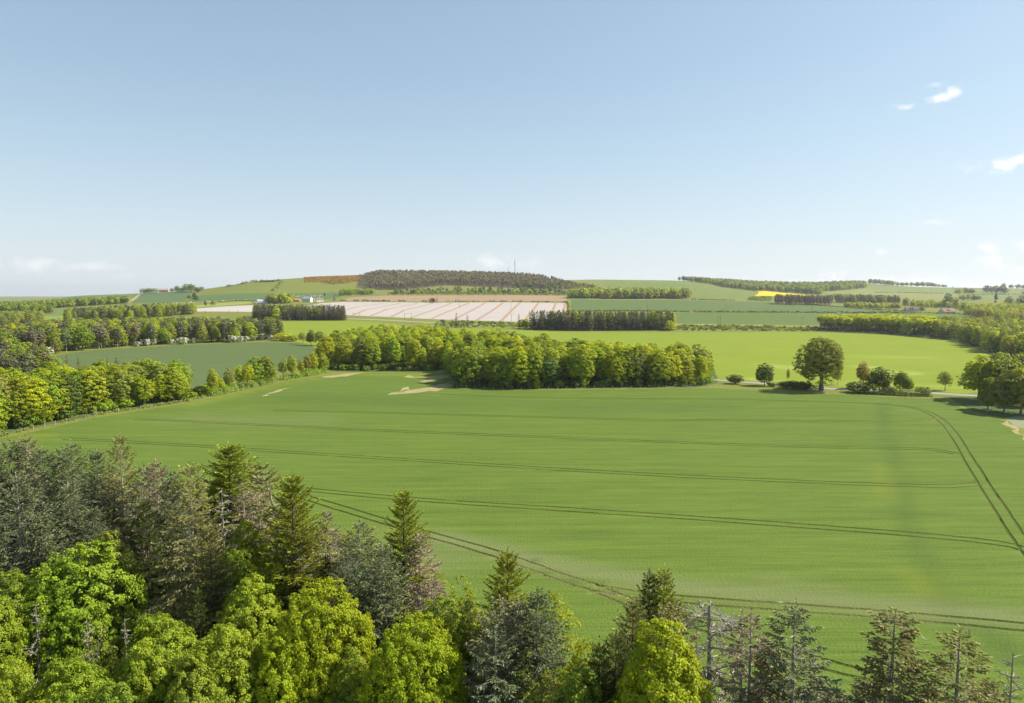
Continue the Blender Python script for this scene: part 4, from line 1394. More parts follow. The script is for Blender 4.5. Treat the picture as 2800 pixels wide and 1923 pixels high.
def scatter(poly_px, spacing, seed, jitter=.35):
    rng = np.random.default_rng(seed)
    poly = gp(poly_px)
    xs = [p[0] for p in poly]
    ys = [p[1] for p in poly]
    out = []
    j = 0
    y = min(ys)
    while y <= max(ys):
        x = min(xs) + (spacing / 2 if j % 2 else 0)
        while x <= max(xs):
            a = x + rng.normal() * spacing * jitter
            b = y + rng.normal() * spacing * jitter
            if inside(poly, np.array([a]), np.array([b]))[0]:
                out.append((a, b))
            x += spacing
        y += spacing * .87
        j += 1
    return out, rng


def wood(poly_px, spacing, seed, mix, hr, group, where, edge=None, wr=(.9, 1.15), name=None, cat='tree', xlim=1.02):
    """mix: [(weight, prototype, leaf, look)]; label = look + where."""
    pts, rng = scatter(poly_px, spacing, seed)
    ws = np.array([m[0] for m in mix], float)
    ws /= ws.sum()
    for x, y in pts:
        if abs(x / y) > .80 * xlim:
            continue
        k = int(rng.choice(len(mix), p=ws))
        _, pk, leaf, look = mix[k]
        h = rng.uniform(*hr)
        w = rng.uniform(*wr)
        CAND.append([h / y, pk, x, y, h, w, leaf, name or P[pk]['name'], look + ' ' + where, group, cat if 'pine' not in pk and 'spruce' not in pk and 'fir' not in pk else 'conifer', y])


MIDL = lambda w: [(4 * w[0], 'midleaf0', 'sycamore', 'fresh green sycamore'), (4 * w[0], 'midleaf1', 'sycamore', 'fresh green sycamore'), (3 * w[1], 'midleaf2', 'green', 'mid green sycamore'),
                  (2 * w[2], 'midleaf0', 'olive', 'olive tinted sycamore'), (2 * w[3], 'midleaf1', 'lime', 'lime yellow sycamore'), (1 * w[4], 'midleaf3', 'bronze', 'bronze leaved slim sycamore'), (1.2 * w[5], 'midleaf2', 'dark', 'dark green sycamore')]
# the copse in the middle: right front block, then the deeper block behind its left half
wood([(1242, 1056), (1300, 1060), (1500, 1061), (1700, 1059), (1900, 1056), (1945, 1045), (1930, 1028), (1700, 1020), (1500, 1008), (1300, 1000), (1245, 1015)], 6.8, 101,
     MIDL((1.2, 1.2, .6, 1.6, .2, .7)), (11.5, 16.5), 'trees of the long middle copse', 'in the long copse jutting into the wheat field', wr=(1.0, 1.25))
wood([(880, 1008), (1000, 1011), (1230, 1012), (1250, 1000), (1500, 1000), (1420, 975), (1200, 952), (1050, 948), (960, 955), (880, 975)], 8.2, 102,
     MIDL((1.2, 1, .6, 1.4, .3, 1.0)), (12, 17), 'trees of the deep left copse', 'in the deep block of the copse behind the bare soil')
# strip left of the wheat field
wood([(-260, 1232), (63, 1168), (270, 1126), (440, 1106), (512, 1092), (512, 1076), (400, 1074), (200, 1088), (0, 1108), (-260, 1136)], 5.3, 103,
     MIDL((1.2, 1.2, 1.2, 1.4, .3, .8)), (9.5, 13.5), 'trees of the strip beside the wheat', 'in the strip along the left edge of the wheat field', wr=(1.0, 1.3))
# brown pines at the far left
wood([(-200, 1085), (0, 1072), (130, 1062), (150, 1040), (120, 1005), (-200, 1020)], 7.0, 104,
     [(4, 'midpine1', 'pinebrown', 'brown tinted pine'), (3, 'midpine', 'pine', 'grey green pine'), (2, 'midleaf1', 'olive', 'olive leafy tree'), (1.2, 'midleaf0', 'green', 'green leafy tree')], (11, 15),
     'pines left of the blue green field', 'in the pine clump left of the blue green field')
# big mixed wood beyond the middle field
wood([(-250, 1005), (0, 992), (105, 976), (260, 955), (480, 941), (600, 938), (700, 932), (765, 930), (768, 922), (600, 915), (400, 914), (230, 922), (60, 935), (-250, 950)], 7.4, 105,
     [(5, 'midpine1', 'pinebrown', 'brown pine'), (4, 'midpine', 'pine', 'dark grey pine'), (2.2, 'midleaf0', 'sycamore', 'bright green sycamore'), (2, 'midleaf1', 'olive', 'olive sycamore'),
      (1.5, 'midleaf2', 'green', 'deep green sycamore'), (1, 'midleaf3', 'yellow', 'slim yellow sycamore')], (13, 18), 'trees of the mixed wood on the left', 'in the mixed wood behind the blue green field')
wood([(175, 884), (385, 873), (533, 861), (535, 855), (400, 858), (250, 866), (175, 874)], 8.5, 106,
     [(4, 'farspruce0', 'pinebrown', 'brown spruce'), (2, 'farpine', 'pine', 'dark pine'), (2, 'farleaf0', 'olive', 'olive tree'), (1.5, 'farleaf1', 'sycamore', 'green tree')], (12, 16),
     'trees of the shelter belt left of the plastic field', 'in the shelter belt ending at the pale plastic strip')
wood([(-200, 898), (0, 892), (115, 886), (118, 876), (0, 874), (-200, 880)], 10, 107,
     [(3, 'farleaf0', 'olive', 'olive tree'), (2, 'farleaf1', 'green', 'green tree'), (1, 'farpine', 'pine', 'dark pine')], (11, 15), 'trees by the small meadow', 'at the far left beside the small meadow')
wood([(70, 861), (138, 859), (138, 853), (80, 853)], 9, 108, [(3, 'farleaf2', 'green', 'rounded green tree'), (1, 'farleaf2', 'dark', 'rounded dark tree')], (12, 15),
     'round clump on the far left', 'in the round clump on the far left hillside')
wood([(140, 844), (350, 830), (350, 825), (140, 836), (0, 838), (-200, 845), (-200, 856), (60, 852)], 11, 109,
     [(3, 'tinyleaf', 'green', 'green tree'), (2, 'tinyleaf', 'dark', 'dark tree'), (2, 'tinyleaf', 'olive', 'olive tree')], (11, 15), 'long row under the left skyline', 'in the long row under the left skyline')
# conifer blocks by the railway
wood([(692, 873), (760, 877), (943, 877), (943, 868), (700, 865)], 5.6, 110,
     [(4, 'farspruce0', 'pinebrown', 'brown green spruce'), (3, 'farspruce1', 'pine', 'dark spruce'), (.4, 'farleaf1', 'sycamore', 'bright tree')], (14, 17.5), 'spruces of the left plantation',
     'in the dark plantation before the white farmhouse', wr=(1.0, 1.25))
wood([(1450, 902), (1456, 897), (1700, 898), (1838, 899), (1842, 904), (1650, 905), (1550, 905)], 5.6, 111,
     [(4, 'farspruce0', 'pinebrown', 'brown green spruce'), (3, 'farspruce1', 'pine', 'dark spruce'), (.4, 'farleaf1', 'sycamore', 'bright tree')], (17, 20.5), 'spruces of the right plantation',
     'in the dark plantation at the corner of the plastic field', wr=(1.0, 1.2))
# belt at the right of the lime field
wood([(2238, 904), (2400, 910), (2507, 919), (2560, 924), (2560, 905), (2400, 896), (2240, 896)], 5.8, 112,
     [(7, 'farthin', 'lime', 'slim yellow green ash'), (1, 'farthin', 'yellow', 'slim yellow ash'), (1, 'farleaf1', 'green', 'green tree')], (13, 15.5), 'ashes of the long belt', 'in the belt at the far side of the lime field', wr=(1.1, 1.35))
wood([(2560, 925), (2617, 930), (2700, 963), (2745, 984), (2950, 995), (2950, 930), (2800, 905), (2560, 903)], 7.5, 113,
     [(3, 'midleaf3', 'olive', 'olive slim tree'), (3, 'farleaf1', 'olive', 'olive tree'), (2, 'farleaf0', 'green', 'green tree'), (1.5, 'farleaf2', 'dark', 'dark tree'), (1.5, 'farthin', 'lime', 'slim yellow green ash'), (.8, 'farspruce0', 'pinebrown', 'brown spruce')],
     (12, 15.5), 'trees of the belt corner', 'where the belt turns toward the near clump')
# copse on the rise
wood([(1556, 816), (1700, 818), (1880, 818), (1888, 813), (1800, 810), (1580, 810)], 11, 114,
     [(3, 'tinyleaf', 'sycamore', 'green tree'), (3, 'tinyleaf', 'olive', 'olive tree'), (2, 'tinyleaf', 'green', 'dark tree'), (1, 'tinyleaf', 'bronze', 'brownish tree')], (16, 22), 'copse on the rise',
     'in the copse right of the wooded hill', wr=(.8, 1.0))
# right: trees round the cottages
wood([(2640, 868), (2700, 878), (2790, 893), (2950, 905), (2950, 850), (2800, 846), (2700, 850), (2650, 856)], 11, 115,
     [(3, 'farleaf0', 'olive', 'olive tree'), (2, 'farleaf2', 'lime', 'yellowish tree'), (2, 'farleaf1', 'green', 'green tree'), (1, 'farleaf2', 'bronze', 'bronze tree')], (11, 15), 'wood right of the cottages', 'in the wood right of the roadside cottages')
wood([(2490, 840), (2560, 842), (2640, 848), (2640, 843), (2560, 836), (2490, 835)], 12, 116, [(3, 'tinyleaf', 'sycamore', 'fresh tree'), (2, 'tinyleaf', 'olive', 'olive tree')], (9, 13), 'trees behind the cottages', 'behind the roadside cottages')
wood([(2306, 841), (2460, 845), (2460, 841), (2320, 837)], 10, 117, [(3, 'tinyleaf', 'olive', 'olive round tree'), (2, 'tinyleaf', 'lime', 'yellowish round tree')], (7, 10), 'low round trees', 'in the low row left of the cottages', wr=(1.1, 1.4))
wood([(2120, 834), (2270, 836), (2275, 831), (2120, 829)], 8, 118, [(3, 'tinypoplar', 'poplar', 'leafless brown poplar')], (15, 19), 'brown poplars', 'in the brown poplar row below the yellow field')
wood([(2285, 829), (2460, 833), (2460, 829), (2285, 824)], 9, 119, [(3, 'tinypoplar', 'poplar', 'leafless brown poplar'), (1, 'tinyleaf', 'olive', 'olive tree')], (14, 18), 'brown poplars behind', 'in the second brown row right of the yellow field')
# ridge woods at the right
wood([(1845, 767), (1950, 778), (1987, 787), (2069, 796), (2095, 798), (2100, 780), (1972, 768), (1880, 758), (1845, 760)], 14, 120,
     [(3, 'tinyleaf', 'green', 'green tree'), (2, 'tinyleaf', 'dark', 'dark tree'), (2, 'tinyleaf', 'olive', 'olive tree')], (14, 19), 'wood on the east ridge', 'in the wood running down the east ridge')
wood([(2100, 796), (2244, 806), (2250, 798), (2366, 788), (2366, 778), (2225, 782), (2100, 780)], 15, 121,
     [(3, 'tinyleaf', 'green', 'green tree'), (3, 'tinyleaf', 'dark', 'dark tree'), (1, 'tinyleaf', 'olive', 'olive tree')], (14, 18), 'wood on the far ridge', 'in the wood along the far ridge')
# foot of the wooded hill
wood([(1070, 806), (1200, 803), (1400, 803), (1548, 805), (1548, 797), (1400, 791), (1200, 792), (1080, 797)], 25, 122,
     [(2, 'tinyleaf', 'olive', 'olive tree'), (2, 'tinyleaf', 'green', 'green tree'), (4, 'tinyleaf', 'dark', 'dark tree'), (2, 'tinyleaf', 'poplar', 'brown tree')], (5, 13), 'trees at the foot of the hill', 'at the foot of the wooded hill')
wood([(928, 809), (960, 808), (1025, 806), (1025, 803), (935, 805)], 12, 123, [(3, 'tinyleaf', 'green', 'rounded green tree')], (12, 14), 'row right of the farmhouse', 'in the round row right of the farmhouse')
# farm trees
wood([(735, 831), (800, 831), (800, 823), (740, 823)], 11, 124, [(3, 'tinyleaf', 'olive', 'olive tree'), (2, 'tinyleaf', 'lime', 'yellowish tree'), (1, 'tinyleaf', 'dark', 'dark tree')], (12, 18), 'farm trees', 'in the clump left of the white farmhouse')

# everything large goes in as trees of their own, the rest of the woods as one mass
CAND.sort(key=lambda c: -c[0])
quota = {'tree': 300, 'conifer': 215}
rest = {'tree': [], 'conifer': []}
for c in CAND:
    k = c[10] if c[10] in quota else 'tree'
    if quota[k] > 0:
        quota[k] -= 1
        near = c[3] < 520
        lf = c[6]
        plant(c[1], c[2], c[3], c[4], c[5], leaf=lf, name=c[7], label=c[8], cat=c[10], group=c[9] + ', ' + c[8].split(' in ')[0].split(' at ')[0].split(' where ')[0], parts=near)
    else:
        rest[k].append(c)


def mass(cands, oname, label, extra=()):
    keys = sorted({c[6] for c in cands})
    mats = [BARK_DARK] + [LEAF[k] for k in keys]
    rng = np.random.default_rng(3)
    acc = Acc()
    bytype = {}
    for c in cands:
        bytype.setdefault((c[1], c[6]), []).append(c)
    for (pk, leaf), cs in bytype.items():
        n = len(cs)
        X = np.array([(c[2], c[3], c[4], c[5]) for c in cs])
        Z = height(X[:, 0], X[:, 1]) - .2
        for part, mi in ((0, 0), (1, keys.index(leaf) + 1)):
            v, f, t, b, m = P[pk]['arr'][part]
            h0 = max(P[pk]['arr'][1][0][:, 2].max(), P[pk]['arr'][0][0][:, 2].max())
            s = X[:, 2] / h0
            a = rng.uniform(0, 6.28, n)
            ca, sa = np.cos(a), np.sin(a)
            sw = s * X[:, 3]
            V = np.empty((n, len(v), 3))
            V[:, :, 0] = X[:, 0:1] + (v[None, :, 0] * ca[:, None] - v[None, :, 1] * sa[:, None]) * sw[:, None]
            V[:, :, 1] = X[:, 1:2] + (v[None, :, 0] * sa[:, None] + v[None, :, 1] * ca[:, None]) * sw[:, None]
            V[:, :, 2] = Z[:, None] + v[None, :, 2] * s[:, None]
            F = f[None] + (np.arange(n) * len(v))[:, None, None]
            T = np.clip(t[None, :] * .6 + rng.random((n, 1)) * .4, 0, 1)
            acc.add(V.reshape(-1, 3), F.reshape(-1, 4), T.ravel(), np.tile(b, n), mi)
    me = quad_mesh(oname, acc.arrays(), mats)
    tag(link(oname, me), label, 'wood', kind='stuff')


mass(rest['tree'], 'woodland', 'distant broadleaf woods and tree rows on the far slopes')

# the planted hill: thousands of thin pines
pts, rng = scatter([(976, 788), (1055, 793), (1088, 793), (1182, 784), (1212, 780), (1300, 783), (1400, 787), (1550, 792), (1636, 787), (1600, 780), (1500, 770), (1450, 763), (1400, 757), (1200, 752), (1000, 751), (983, 753)], 8.2, 200, .3)
hill = []
for x, y in pts:
    px = x / y * F0 + W0 / 2
    green = px > 1405 and rng.random() < .35
    edge = min(1, max(.35, (px - 965) / 70)) * min(1, max(.5, (1650 - px) / 150))
    green = green or rng.random() < (1 - edge) * .5
    hill.append([0, 'tinyleaf' if green else 'tinyconifer', x, y, (rng.uniform(9, 14) if green else rng.uniform(11, 20)) * edge, rng.uniform(.7, 1.25), ('olive' if rng.random() < .6 else 'sycamore') if green else ('hillpine' if rng.random() < .85 else 'pine')])
mass(hill + rest['conifer'], 'conifer_forest', 'brown pine forest covering the top of the hill')

# bushes: gorse and scrub nobody could count


def scrub(oname, label, polys, n_per_m2, keys, hr, seed, pk='tinybush'):
    rng = np.random.default_rng(seed)
    c = []
    for poly in polys:
        sp = math.sqrt(1 / n_per_m2)
        pts, _ = scatter(poly, sp, seed + len(c), .5)
        for x, y in pts:
            if rng.random() < .25:
                continue
            c.append([0, pk, x, y, rng.uniform(*hr), rng.uniform(.8, 1.4), keys[int(rng.integers(len(keys)))]])
    mass(c, oname, label)


scrub('gorse', 'orange flowering gorse on the shoulder of the hill', [[(833, 772), (832, 757), (870, 751), (983, 747), (985, 768), (940, 776), (905, 778), (870, 772)]], 1 / 30, ['gorse', 'gorse', 'gorse', 'hedge'], (2, 3.5), 301)
scrub('scrub', 'rough green scrub and low bushes along banks and verges',
      [[(1850, 904), (2235, 906), (2235, 896), (2100, 894), (1975, 892), (1850, 891)], [(1190, 893), (1400, 896), (1445, 897), (1445, 884), (1400, 884), (1190, 878)],
       [(1060, 806), (1550, 808), (1550, 800), (1400, 798), (1065, 800)], [(2040, 822), (2110, 824), (2110, 812), (2050, 812)]], 1 / 40, ['hedge', 'green', 'olive', 'dark'], (1.2, 3), 302)
scrub('verge_plants', 'tall grass and weeds at the foot of the tree strip',
      [[(-100, 1225), (63, 1179), (270, 1135), (514, 1100), (580, 1082), (580, 1079), (514, 1096), (270, 1131), (63, 1175), (-100, 1220)]], 1 / 2.2, ['olive', 'green', 'olive'], (.5, 1.2), 303)

scrub('copse_undergrowth', 'leafy undergrowth and saplings at the foot of the copse trees',
      [[(1245, 1059), (1400, 1062), (1600, 1061), (1900, 1057), (1945, 1047), (1945, 1040), (1700, 1052), (1400, 1054), (1245, 1050)], [(885, 1012), (1230, 1014), (1230, 1006), (885, 1004)],
       [(-100, 1212), (63, 1171), (270, 1128), (512, 1094), (512, 1088), (270, 1121), (63, 1163), (-100, 1200)], [(520, 1090), (575, 1080), (572, 1070), (520, 1080)]], 1 / 9, ['green', 'sycamore', 'olive', 'dark'], (1.8, 3.6), 304, 'farbush')

# hawthorns in blossom along the mixed wood
HAW = [(20, 968), (60, 975), (92, 972), (100, 982), (130, 972), (152, 962), (205, 958), (215, 955), (255, 950), (262, 952), (375, 948), (400, 946), (415, 944), (470, 942), (498, 942), (505, 940), (530, 939), (635, 937),
       (655, 936), (672, 934), (690, 932), (712, 930), (738, 930), (755, 930), (60, 880), (150, 882), (165, 880), (200, 884)]
for i, (px, py) in enumerate(HAW):
    x, y = ground(px, py)
    plant('farbush', x, y, 3.6 + (i * 37 % 10) * .22, 1.0, leaf='haw', name='hawthorn_bush', label='white flowering hawthorn bush along the edge of the mixed wood', cat='bush', group='hawthorns in blossom', parts=False)

# ------------------------------------------------------------------ single trees of the middle distance


def mid(pk, px, pbase, ptop, w, leaf, name, label, cat='tree', group=None, **kw):
    x, y = ground(px, pbase)
    z = float(height(x, y))
    d = pix_dir(px, ptop)
    h = CAMZ + y * d[2] / d[1] - z
    return plant(pk, x, y, h, w, leaf=leaf, name=name, label=label, cat=cat, group=group, **kw)


mid('bigtree', 2244, 1068, 918, 1.0, 'nolive', 'sycamore_tree', 'huge solitary round tree with thick ivy covered trunk beside the lane')
mid('midleaf2', 2090, 1055, 992, 1.1, 'dark', 'sycamore_tree', 'small dark rounded tree left of the huge solitary tree')
mid('midbush', 2010, 1050, 1024, 1.3, 'hedge', 'hawthorn_bush', 'low domed grey green bush by the end of the long copse', 'bush')
mid('midsapling', 2583, 1068, 1015, 1.1, 'olive', 'young_tree', 'small neat egg shaped tree alone on the lime field')
mid('midleaf3', 2358, 1062, 988, 1.2, 'bronze', 'ash_tree', 'reddish bronze tree behind the dark bush group by the lane')
mid('midleaf2', 2403, 1074, 1002, 1.25, 'dark', 'sycamore_tree', 'dark dense sycamore in the middle of the lane side group')
mid('midleaf1', 2462, 1070, 1013, 1.3, 'green', 'ash_tree', 'lighter green tree right of the dark dense sycamore')
mid('midleaf2', 2482, 1073, 1030, .9, 'green', 'elder_tree', 'short bushy tree at the right end of the lane side group')
mid('midbush', 2345, 1074, 1044, 1.6, 'hedge', 'bush', 'dark green bush left of the dark dense sycamore', 'bush')
mid('midbush', 2430, 1078, 1056, 1.5, 'hedge', 'bush', 'dark bush at the foot of the lighter green tree', 'bush')
mid('midbush', 2525, 1078, 1056, 1.6, 'olive', 'bush', 'brownish bush at the right end of the lane side hedge', 'bush')
mid('midbush', 2148, 1062, 1042, 1.7, 'hedge', 'bush', 'dark hedge bush left half, under the huge solitary tree', 'bush')
mid('midbush', 2172, 1064, 1041, 1.6, 'hedge', 'bush', 'dark hedge bush in the middle, under the huge solitary tree', 'bush')
mid('midbush', 2200, 1065, 1043, 1.5, 'hedge', 'bush', 'dark hedge bush nearest the trunk of the huge solitary tree', 'bush')
mid('midbush', 2110, 1058, 1046, 1.5, 'hedge', 'bush', 'low bush under the small dark rounded tree', 'bush')
mid('midsapling', 2155, 1045, 1008, .45, 'bronze', 'young_tree', 'thin bare sapling left of the huge solitary tree')
mid('midsapling', 2222, 1050, 1015, .6, 'olive', 'young_tree', 'thin sapling just left of the ivy covered trunk')
mid('midsapling', 2290, 1052, 1008, .7, 'olive', 'young_tree', 'leafy sapling just right of the ivy covered trunk')
# the clump at the right edge
for px, b, t, w, leaf, lab in [(2672, 1092, 968, 1.05, 'green', 'outermost left sycamore of the roadside clump'), (2725, 1100, 962, 1.1, 'green', 'tall sycamore second in the roadside clump'),
                               (2780, 1100, 966, 1.1, 'green', 'tall sycamore third in the roadside clump'), (2700, 1120, 1030, 1.0, 'green', 'shorter tree in front of the roadside clump with a visible trunk'),
                               (2745, 1128, 1010, .95, 'olive', 'olive tree in front of the roadside clump'), (2790, 1132, 1000, 1.1, 'green', 'green tree at the frontmost point of the roadside clump'),
                               (2860, 1110, 970, 1.1, 'green', 'sycamore of the roadside clump half outside the view'), (2850, 1140, 1010, 1.1, 'olive', 'near sycamore of the roadside clump outside the view'),
                               (2930, 1100, 965, 1.1, 'green', 'far end sycamore of the roadside clump')]:
    mid('midleaf%d' % (len(lab) % 3), px, b, t, w * 1.1, 'sycamore' if len(lab) % 2 and leaf == 'green' else leaf, 'sycamore_tree', lab)
# trees of the hedgerow left of the wheat field
for px, b, t, w, leaf, lab, pk in [(583, 1080, 1008, .85, 'yellow', 'yellowest tree at the near end of the hedgerow', 'midleaf3'), (604, 1076, 1032, .7, 'yellow', 'small yellow tree second in the hedgerow', 'midleaf4'),
                                   (627, 1069, 1005, .85, 'olive', 'tall yellowish olive tree third in the hedgerow', 'midleaf3'), (655, 1063, 998, .8, 'lime', 'slim lime tree fourth in the hedgerow', 'midleaf3'),
                                   (678, 1062, 997, .75, 'lime', 'lime tree fifth in the hedgerow', 'midleaf4'), (700, 1053, 975, 1.0, 'green', 'dense green tree sixth in the hedgerow', 'midleaf0'),
                                   (730, 1050, 972, .9, 'green', 'round green tree in the middle of the hedgerow', 'midleaf1'), (748, 1044, 1001, .6, 'yellow', 'little yellow tree in front of the hedgerow', 'midleaf4'),
                                   (776, 1038, 980, .75, 'olive', 'olive lollipop tree with visible trunk in the hedgerow', 'midleaf4'), (799, 1036, 970, .75, 'lime', 'tall lime tree past the middle of the hedgerow', 'midleaf3'),
                                   (824, 1029, 982, .65, 'yellow', 'narrow bright tree third from the copse end of the hedgerow', 'midleaf3'), (841, 1026, 968, .7, 'bronze', 'narrow bronze tree second from the copse end of the hedgerow', 'midleaf3'),
                                   (857, 1024, 962, .8, 'lime', 'slim lime tree at the copse end of the hedgerow', 'midleaf3'), (881, 1014, 966, .9, 'sycamore', 'round orange edged green tree where the hedgerow meets the copse', 'midleaf0')]:
    mid(pk, px, b, t, w * 1.3, leaf, 'hedgerow_tree', lab)
# conifers rising behind the left strip
for px, b, t, w, lab in [(187, 1082, 968, .8, 'thin spruce leftmost behind the strip of sycamores'), (218, 1080, 976, .8, 'short dark spruce second behind the strip of sycamores'), (297, 1072, 972, .8, 'slim spruce third behind the strip of sycamores'),
                         (322, 1070, 974, 1.25, 'widest spruce behind the strip of sycamores'), (380, 1066, 975, .8, 'thin crooked spruce fifth behind the strip of sycamores'), (398, 1064, 984, .9, 'last spruce behind the strip of sycamores')]:
    mid('midfir', px, b, t, w, 'olivefir', 'spruce_tree', lab, 'conifer')
for px, b, t, w, leaf, lab, pk in [(850, 944, 902, 1.1, 'dark', 'dark bushy tree left of the deep copse', 'midleaf0'), (828, 940, 908, 1.2, 'olive', 'pale thin tree between the mixed wood and the copse', 'midsapling'),
                                   (875, 945, 905, 1.2, 'olive', 'pale bushy tree touching the dark bushy tree', 'midsapling'), (775, 932, 910, 1.8, 'yellow', 'low yellow bush at the end of the mixed wood', 'midbush'),
                                   (800, 934, 915, 1.4, 'yellow', 'small yellow bush right of the low yellow bush', 'midbush'), (905, 992, 915, 1.0, 'dark', 'dark tree at the back corner of the deep copse', 'midleaf1'),
                                   (1248, 896, 855, 1.0, 'pinebrown', 'left of the two brown spruces before the plastic field', 'farspruce0'), (1278, 896, 860, 1.1, 'pinebrown', 'right of the two brown spruces before the plastic field', 'farspruce1'),
                                   (1234, 894, 872, .9, 'pinebrown', 'small brown spruce beside the pair before the plastic field', 'farspruce1'), (1262, 895, 873, .9, 'pinebrown', 'low brown spruce between the pair before the plastic field', 'farspruce1'),
                                   (1419, 899, 858, 1.0, 'pine', 'single dark pointed spruce left of the right plantation', 'farspruce1'), (1434, 899, 872, .9, 'green', 'green bush beside the single dark pointed spruce', 'farbush'),
                                   (1448, 895, 850, .7, 'pinebrown', 'thin brown spruce at the left end of the right plantation', 'farspruce0'), (1832, 905, 875, 1.4, 'lime', 'bright round tree at the right end of the right plantation', 'farleaf2'),
                                   (1182, 828, 815, 1.2, 'pinebrown', 'left brown tree on the ploughed field', 'farbush'), (1195, 828, 811, 1.0, 'pinebrown', 'right taller brown tree on the ploughed field', 'farspruce1'),
                                   (583, 837, 819, 1.1, 'green', 'round lone tree on the slope above the pale strip', 'farleaf2'), (562, 838, 822, .9, 'poplar', 'brown leafless tree left of the round lone tree', 'farleaf1'),
                                   (532, 822, 798, 1.0, 'dark', 'dark tree on the bank below the hilltop house', 'farleaf1'), (537, 824, 806, 1.1, 'dark', 'second dark tree on the bank below the hilltop house', 'farleaf2'),
                                   (518, 817, 808, 1.0, 'dark', 'small dark bush left of the bank trees', 'farbush'), (914, 822, 802, 1.3, 'pinebrown', 'dark brown conifer right of the small cottage', 'farspruce0'),
                                   (888, 820, 801, .7, 'poplar', 'slim bare tree right of the white farmhouse', 'farthin'), (2476, 842, 813, 1.0, 'dark', 'dark round tree left of the first cottage', 'farleaf0'),
                                   (2520, 853, 837, 1.3, 'dark', 'low dark tree between the two cottages', 'farleaf2'), (2592, 842, 801, 1.0, 'dark', 'tall dark tree behind the second cottage', 'farleaf0'),
                                   (2612, 848, 812, .9, 'olive', 'olive tree right behind the gable of the second cottage', 'farleaf1'), (2640, 856, 824, 1.3, 'green', 'round green tree right of the second cottage', 'farleaf2'),
                                   (2758, 846, 810, 1.1, 'dark', 'dark round tree above the right hand wood', 'farleaf0'), (2794, 848, 806, 1.1, 'dark', 'dark tree at the right margin above the wood', 'farleaf2'),
                                   (2722, 838, 798, .8, 'poplar', 'bare grey tree behind the right hand wood', 'tinypoplar'), (2160, 833, 818, 1.0, 'dark', 'small dark tree before the brown poplars', 'farleaf1'),
                                   (2280, 820, 801, 1.5, 'green', 'green tree right of the yellow field', 'farleaf2')]:
    x, y = ground(px, b)
    mid(pk, px, b, t, w, leaf, None, lab, 'conifer' if 'spruce' in pk else 'bush' if 'bush' in pk else 'tree', parts=y < 520)
# trees on the skyline
for i, (px, b, t, w, leaf) in enumerate([(394, 803, 788, 1.3, 'green'), (408, 802, 787, 1.3, 'green'), (422, 801, 787, 1.4, 'green'), (470, 798, 788, .9, 'dark'), (485, 798, 781, 1.1, 'green'), (495, 798, 786, 1.4, 'green'),
                                         (512, 797, 776, 1.2, 'green'), (524, 797, 776, 1.2, 'green'), (540, 797, 784, 1.1, 'dark'), (552, 792, 784, 1.2, 'dark'), (542, 800, 790, 1.0, 'dark')]):
    mid('farleaf%d' % (i % 3), px, b + 1.5, t, w * 1.7, leaf, 'skyline_tree', 'dark rounded tree beside the house on the left skyline', group='trees by the hilltop house', parts=False)
for i, (px, b, t) in enumerate([(2380, 778, 762), (2392, 778, 763), (2404, 779, 763), (2416, 780, 765), (2428, 782, 766), (2440, 782, 767), (2454, 783, 771), (2466, 783, 772), (2478, 783, 772), (2492, 784, 771), (2507, 784, 771),
                                (2523, 783, 770), (2537, 784, 771), (2546, 784, 772), (2556, 785, 775), (2567, 785, 777), (2578, 785, 778), (2586, 785, 779), (2605, 786, 783), (2700, 800, 780), (2712, 801, 784), (2722, 802, 780), (2738, 803, 781),
                                (2748, 803, 790), (2744, 788, 774), (2764, 789, 778), (2784, 790, 777), (2798, 790, 778), (2812, 790, 777), (2620, 805, 788), (2640, 804, 786), (2655, 805, 789), (2632, 822, 806), (2648, 822, 804), (2664, 822, 807),
                                (2676, 821, 808), (2798, 806, 796)]):
    mid('tinyleaf', px, b, t, 1.6 if i % 3 else 1.1, ['green', 'dark', 'green'][i % 3], 'ridge_tree', 'small bluish tree or clump along the ridge on the right', group='trees on the right ridge', parts=False)

# ------------------------------------------------------------------ hedges


def hedge(pts_px, h, w, label, leaf=('hedge', 'green'), dens=1.0, gaps=0., name='hedge', group=None, lsz=None, seed=0):
    rng = np.random.default_rng(seed + int(pts_px[0][0]))
    pts = gp(pts_px)
    acc = Acc()
    for a, b in zip(pts, pts[1:]):
        L = math.hypot(b[0] - a[0], b[1] - a[1])
        dist = (a[1] + b[1]) / 2
        ls = lsz or max(.35, dist * .0016)
        n = int(L * w * h * dens / (ls * ls) * 2.2)
        n = min(max(n, 20), 14000)
        t = rng.random(n)
        if gaps:
            ph = rng.uniform(0, 9)
            keep = np.sin(t * L / 9 + ph) + rng.normal(size=n) * .3 > -1 + gaps * 1.6
            t = t[keep]
            n = len(t)
        wob = 1 + .22 * np.sin(t * L / 3.1) + .15 * np.sin(t * L / 1.3 + 1)
        ang = rng.uniform(-.2, math.pi + .2, n)
        nx, ny = -(b[1] - a[1]) / L, (b[0] - a[0]) / L
        o = np.cos(ang) * w / 2 * wob
        x = a[0] + (b[0] - a[0]) * t + nx * o
        y = a[1] + (b[1] - a[1]) * t + ny * o
        z = height(x, y) + np.maximum(np.sin(ang), 0) * h * wob * rng.uniform(.5, 1, n)
        Nn = norm(np.stack([nx * np.cos(ang), ny * np.cos(ang), np.sin(ang) + .2], 1) + rng.normal(size=(n, 3)) * .4)
        leaf_quads(acc, np.stack([x, y, z], 1), Nn, ls * rng.uniform(.7, 1.4, n), rng, .9, rng.random(n), mat=0)
    me = quad_mesh(name, acc.arrays(), [LEAF[leaf[0]]])
    return tag(link(name, me), label, 'hedge', group)


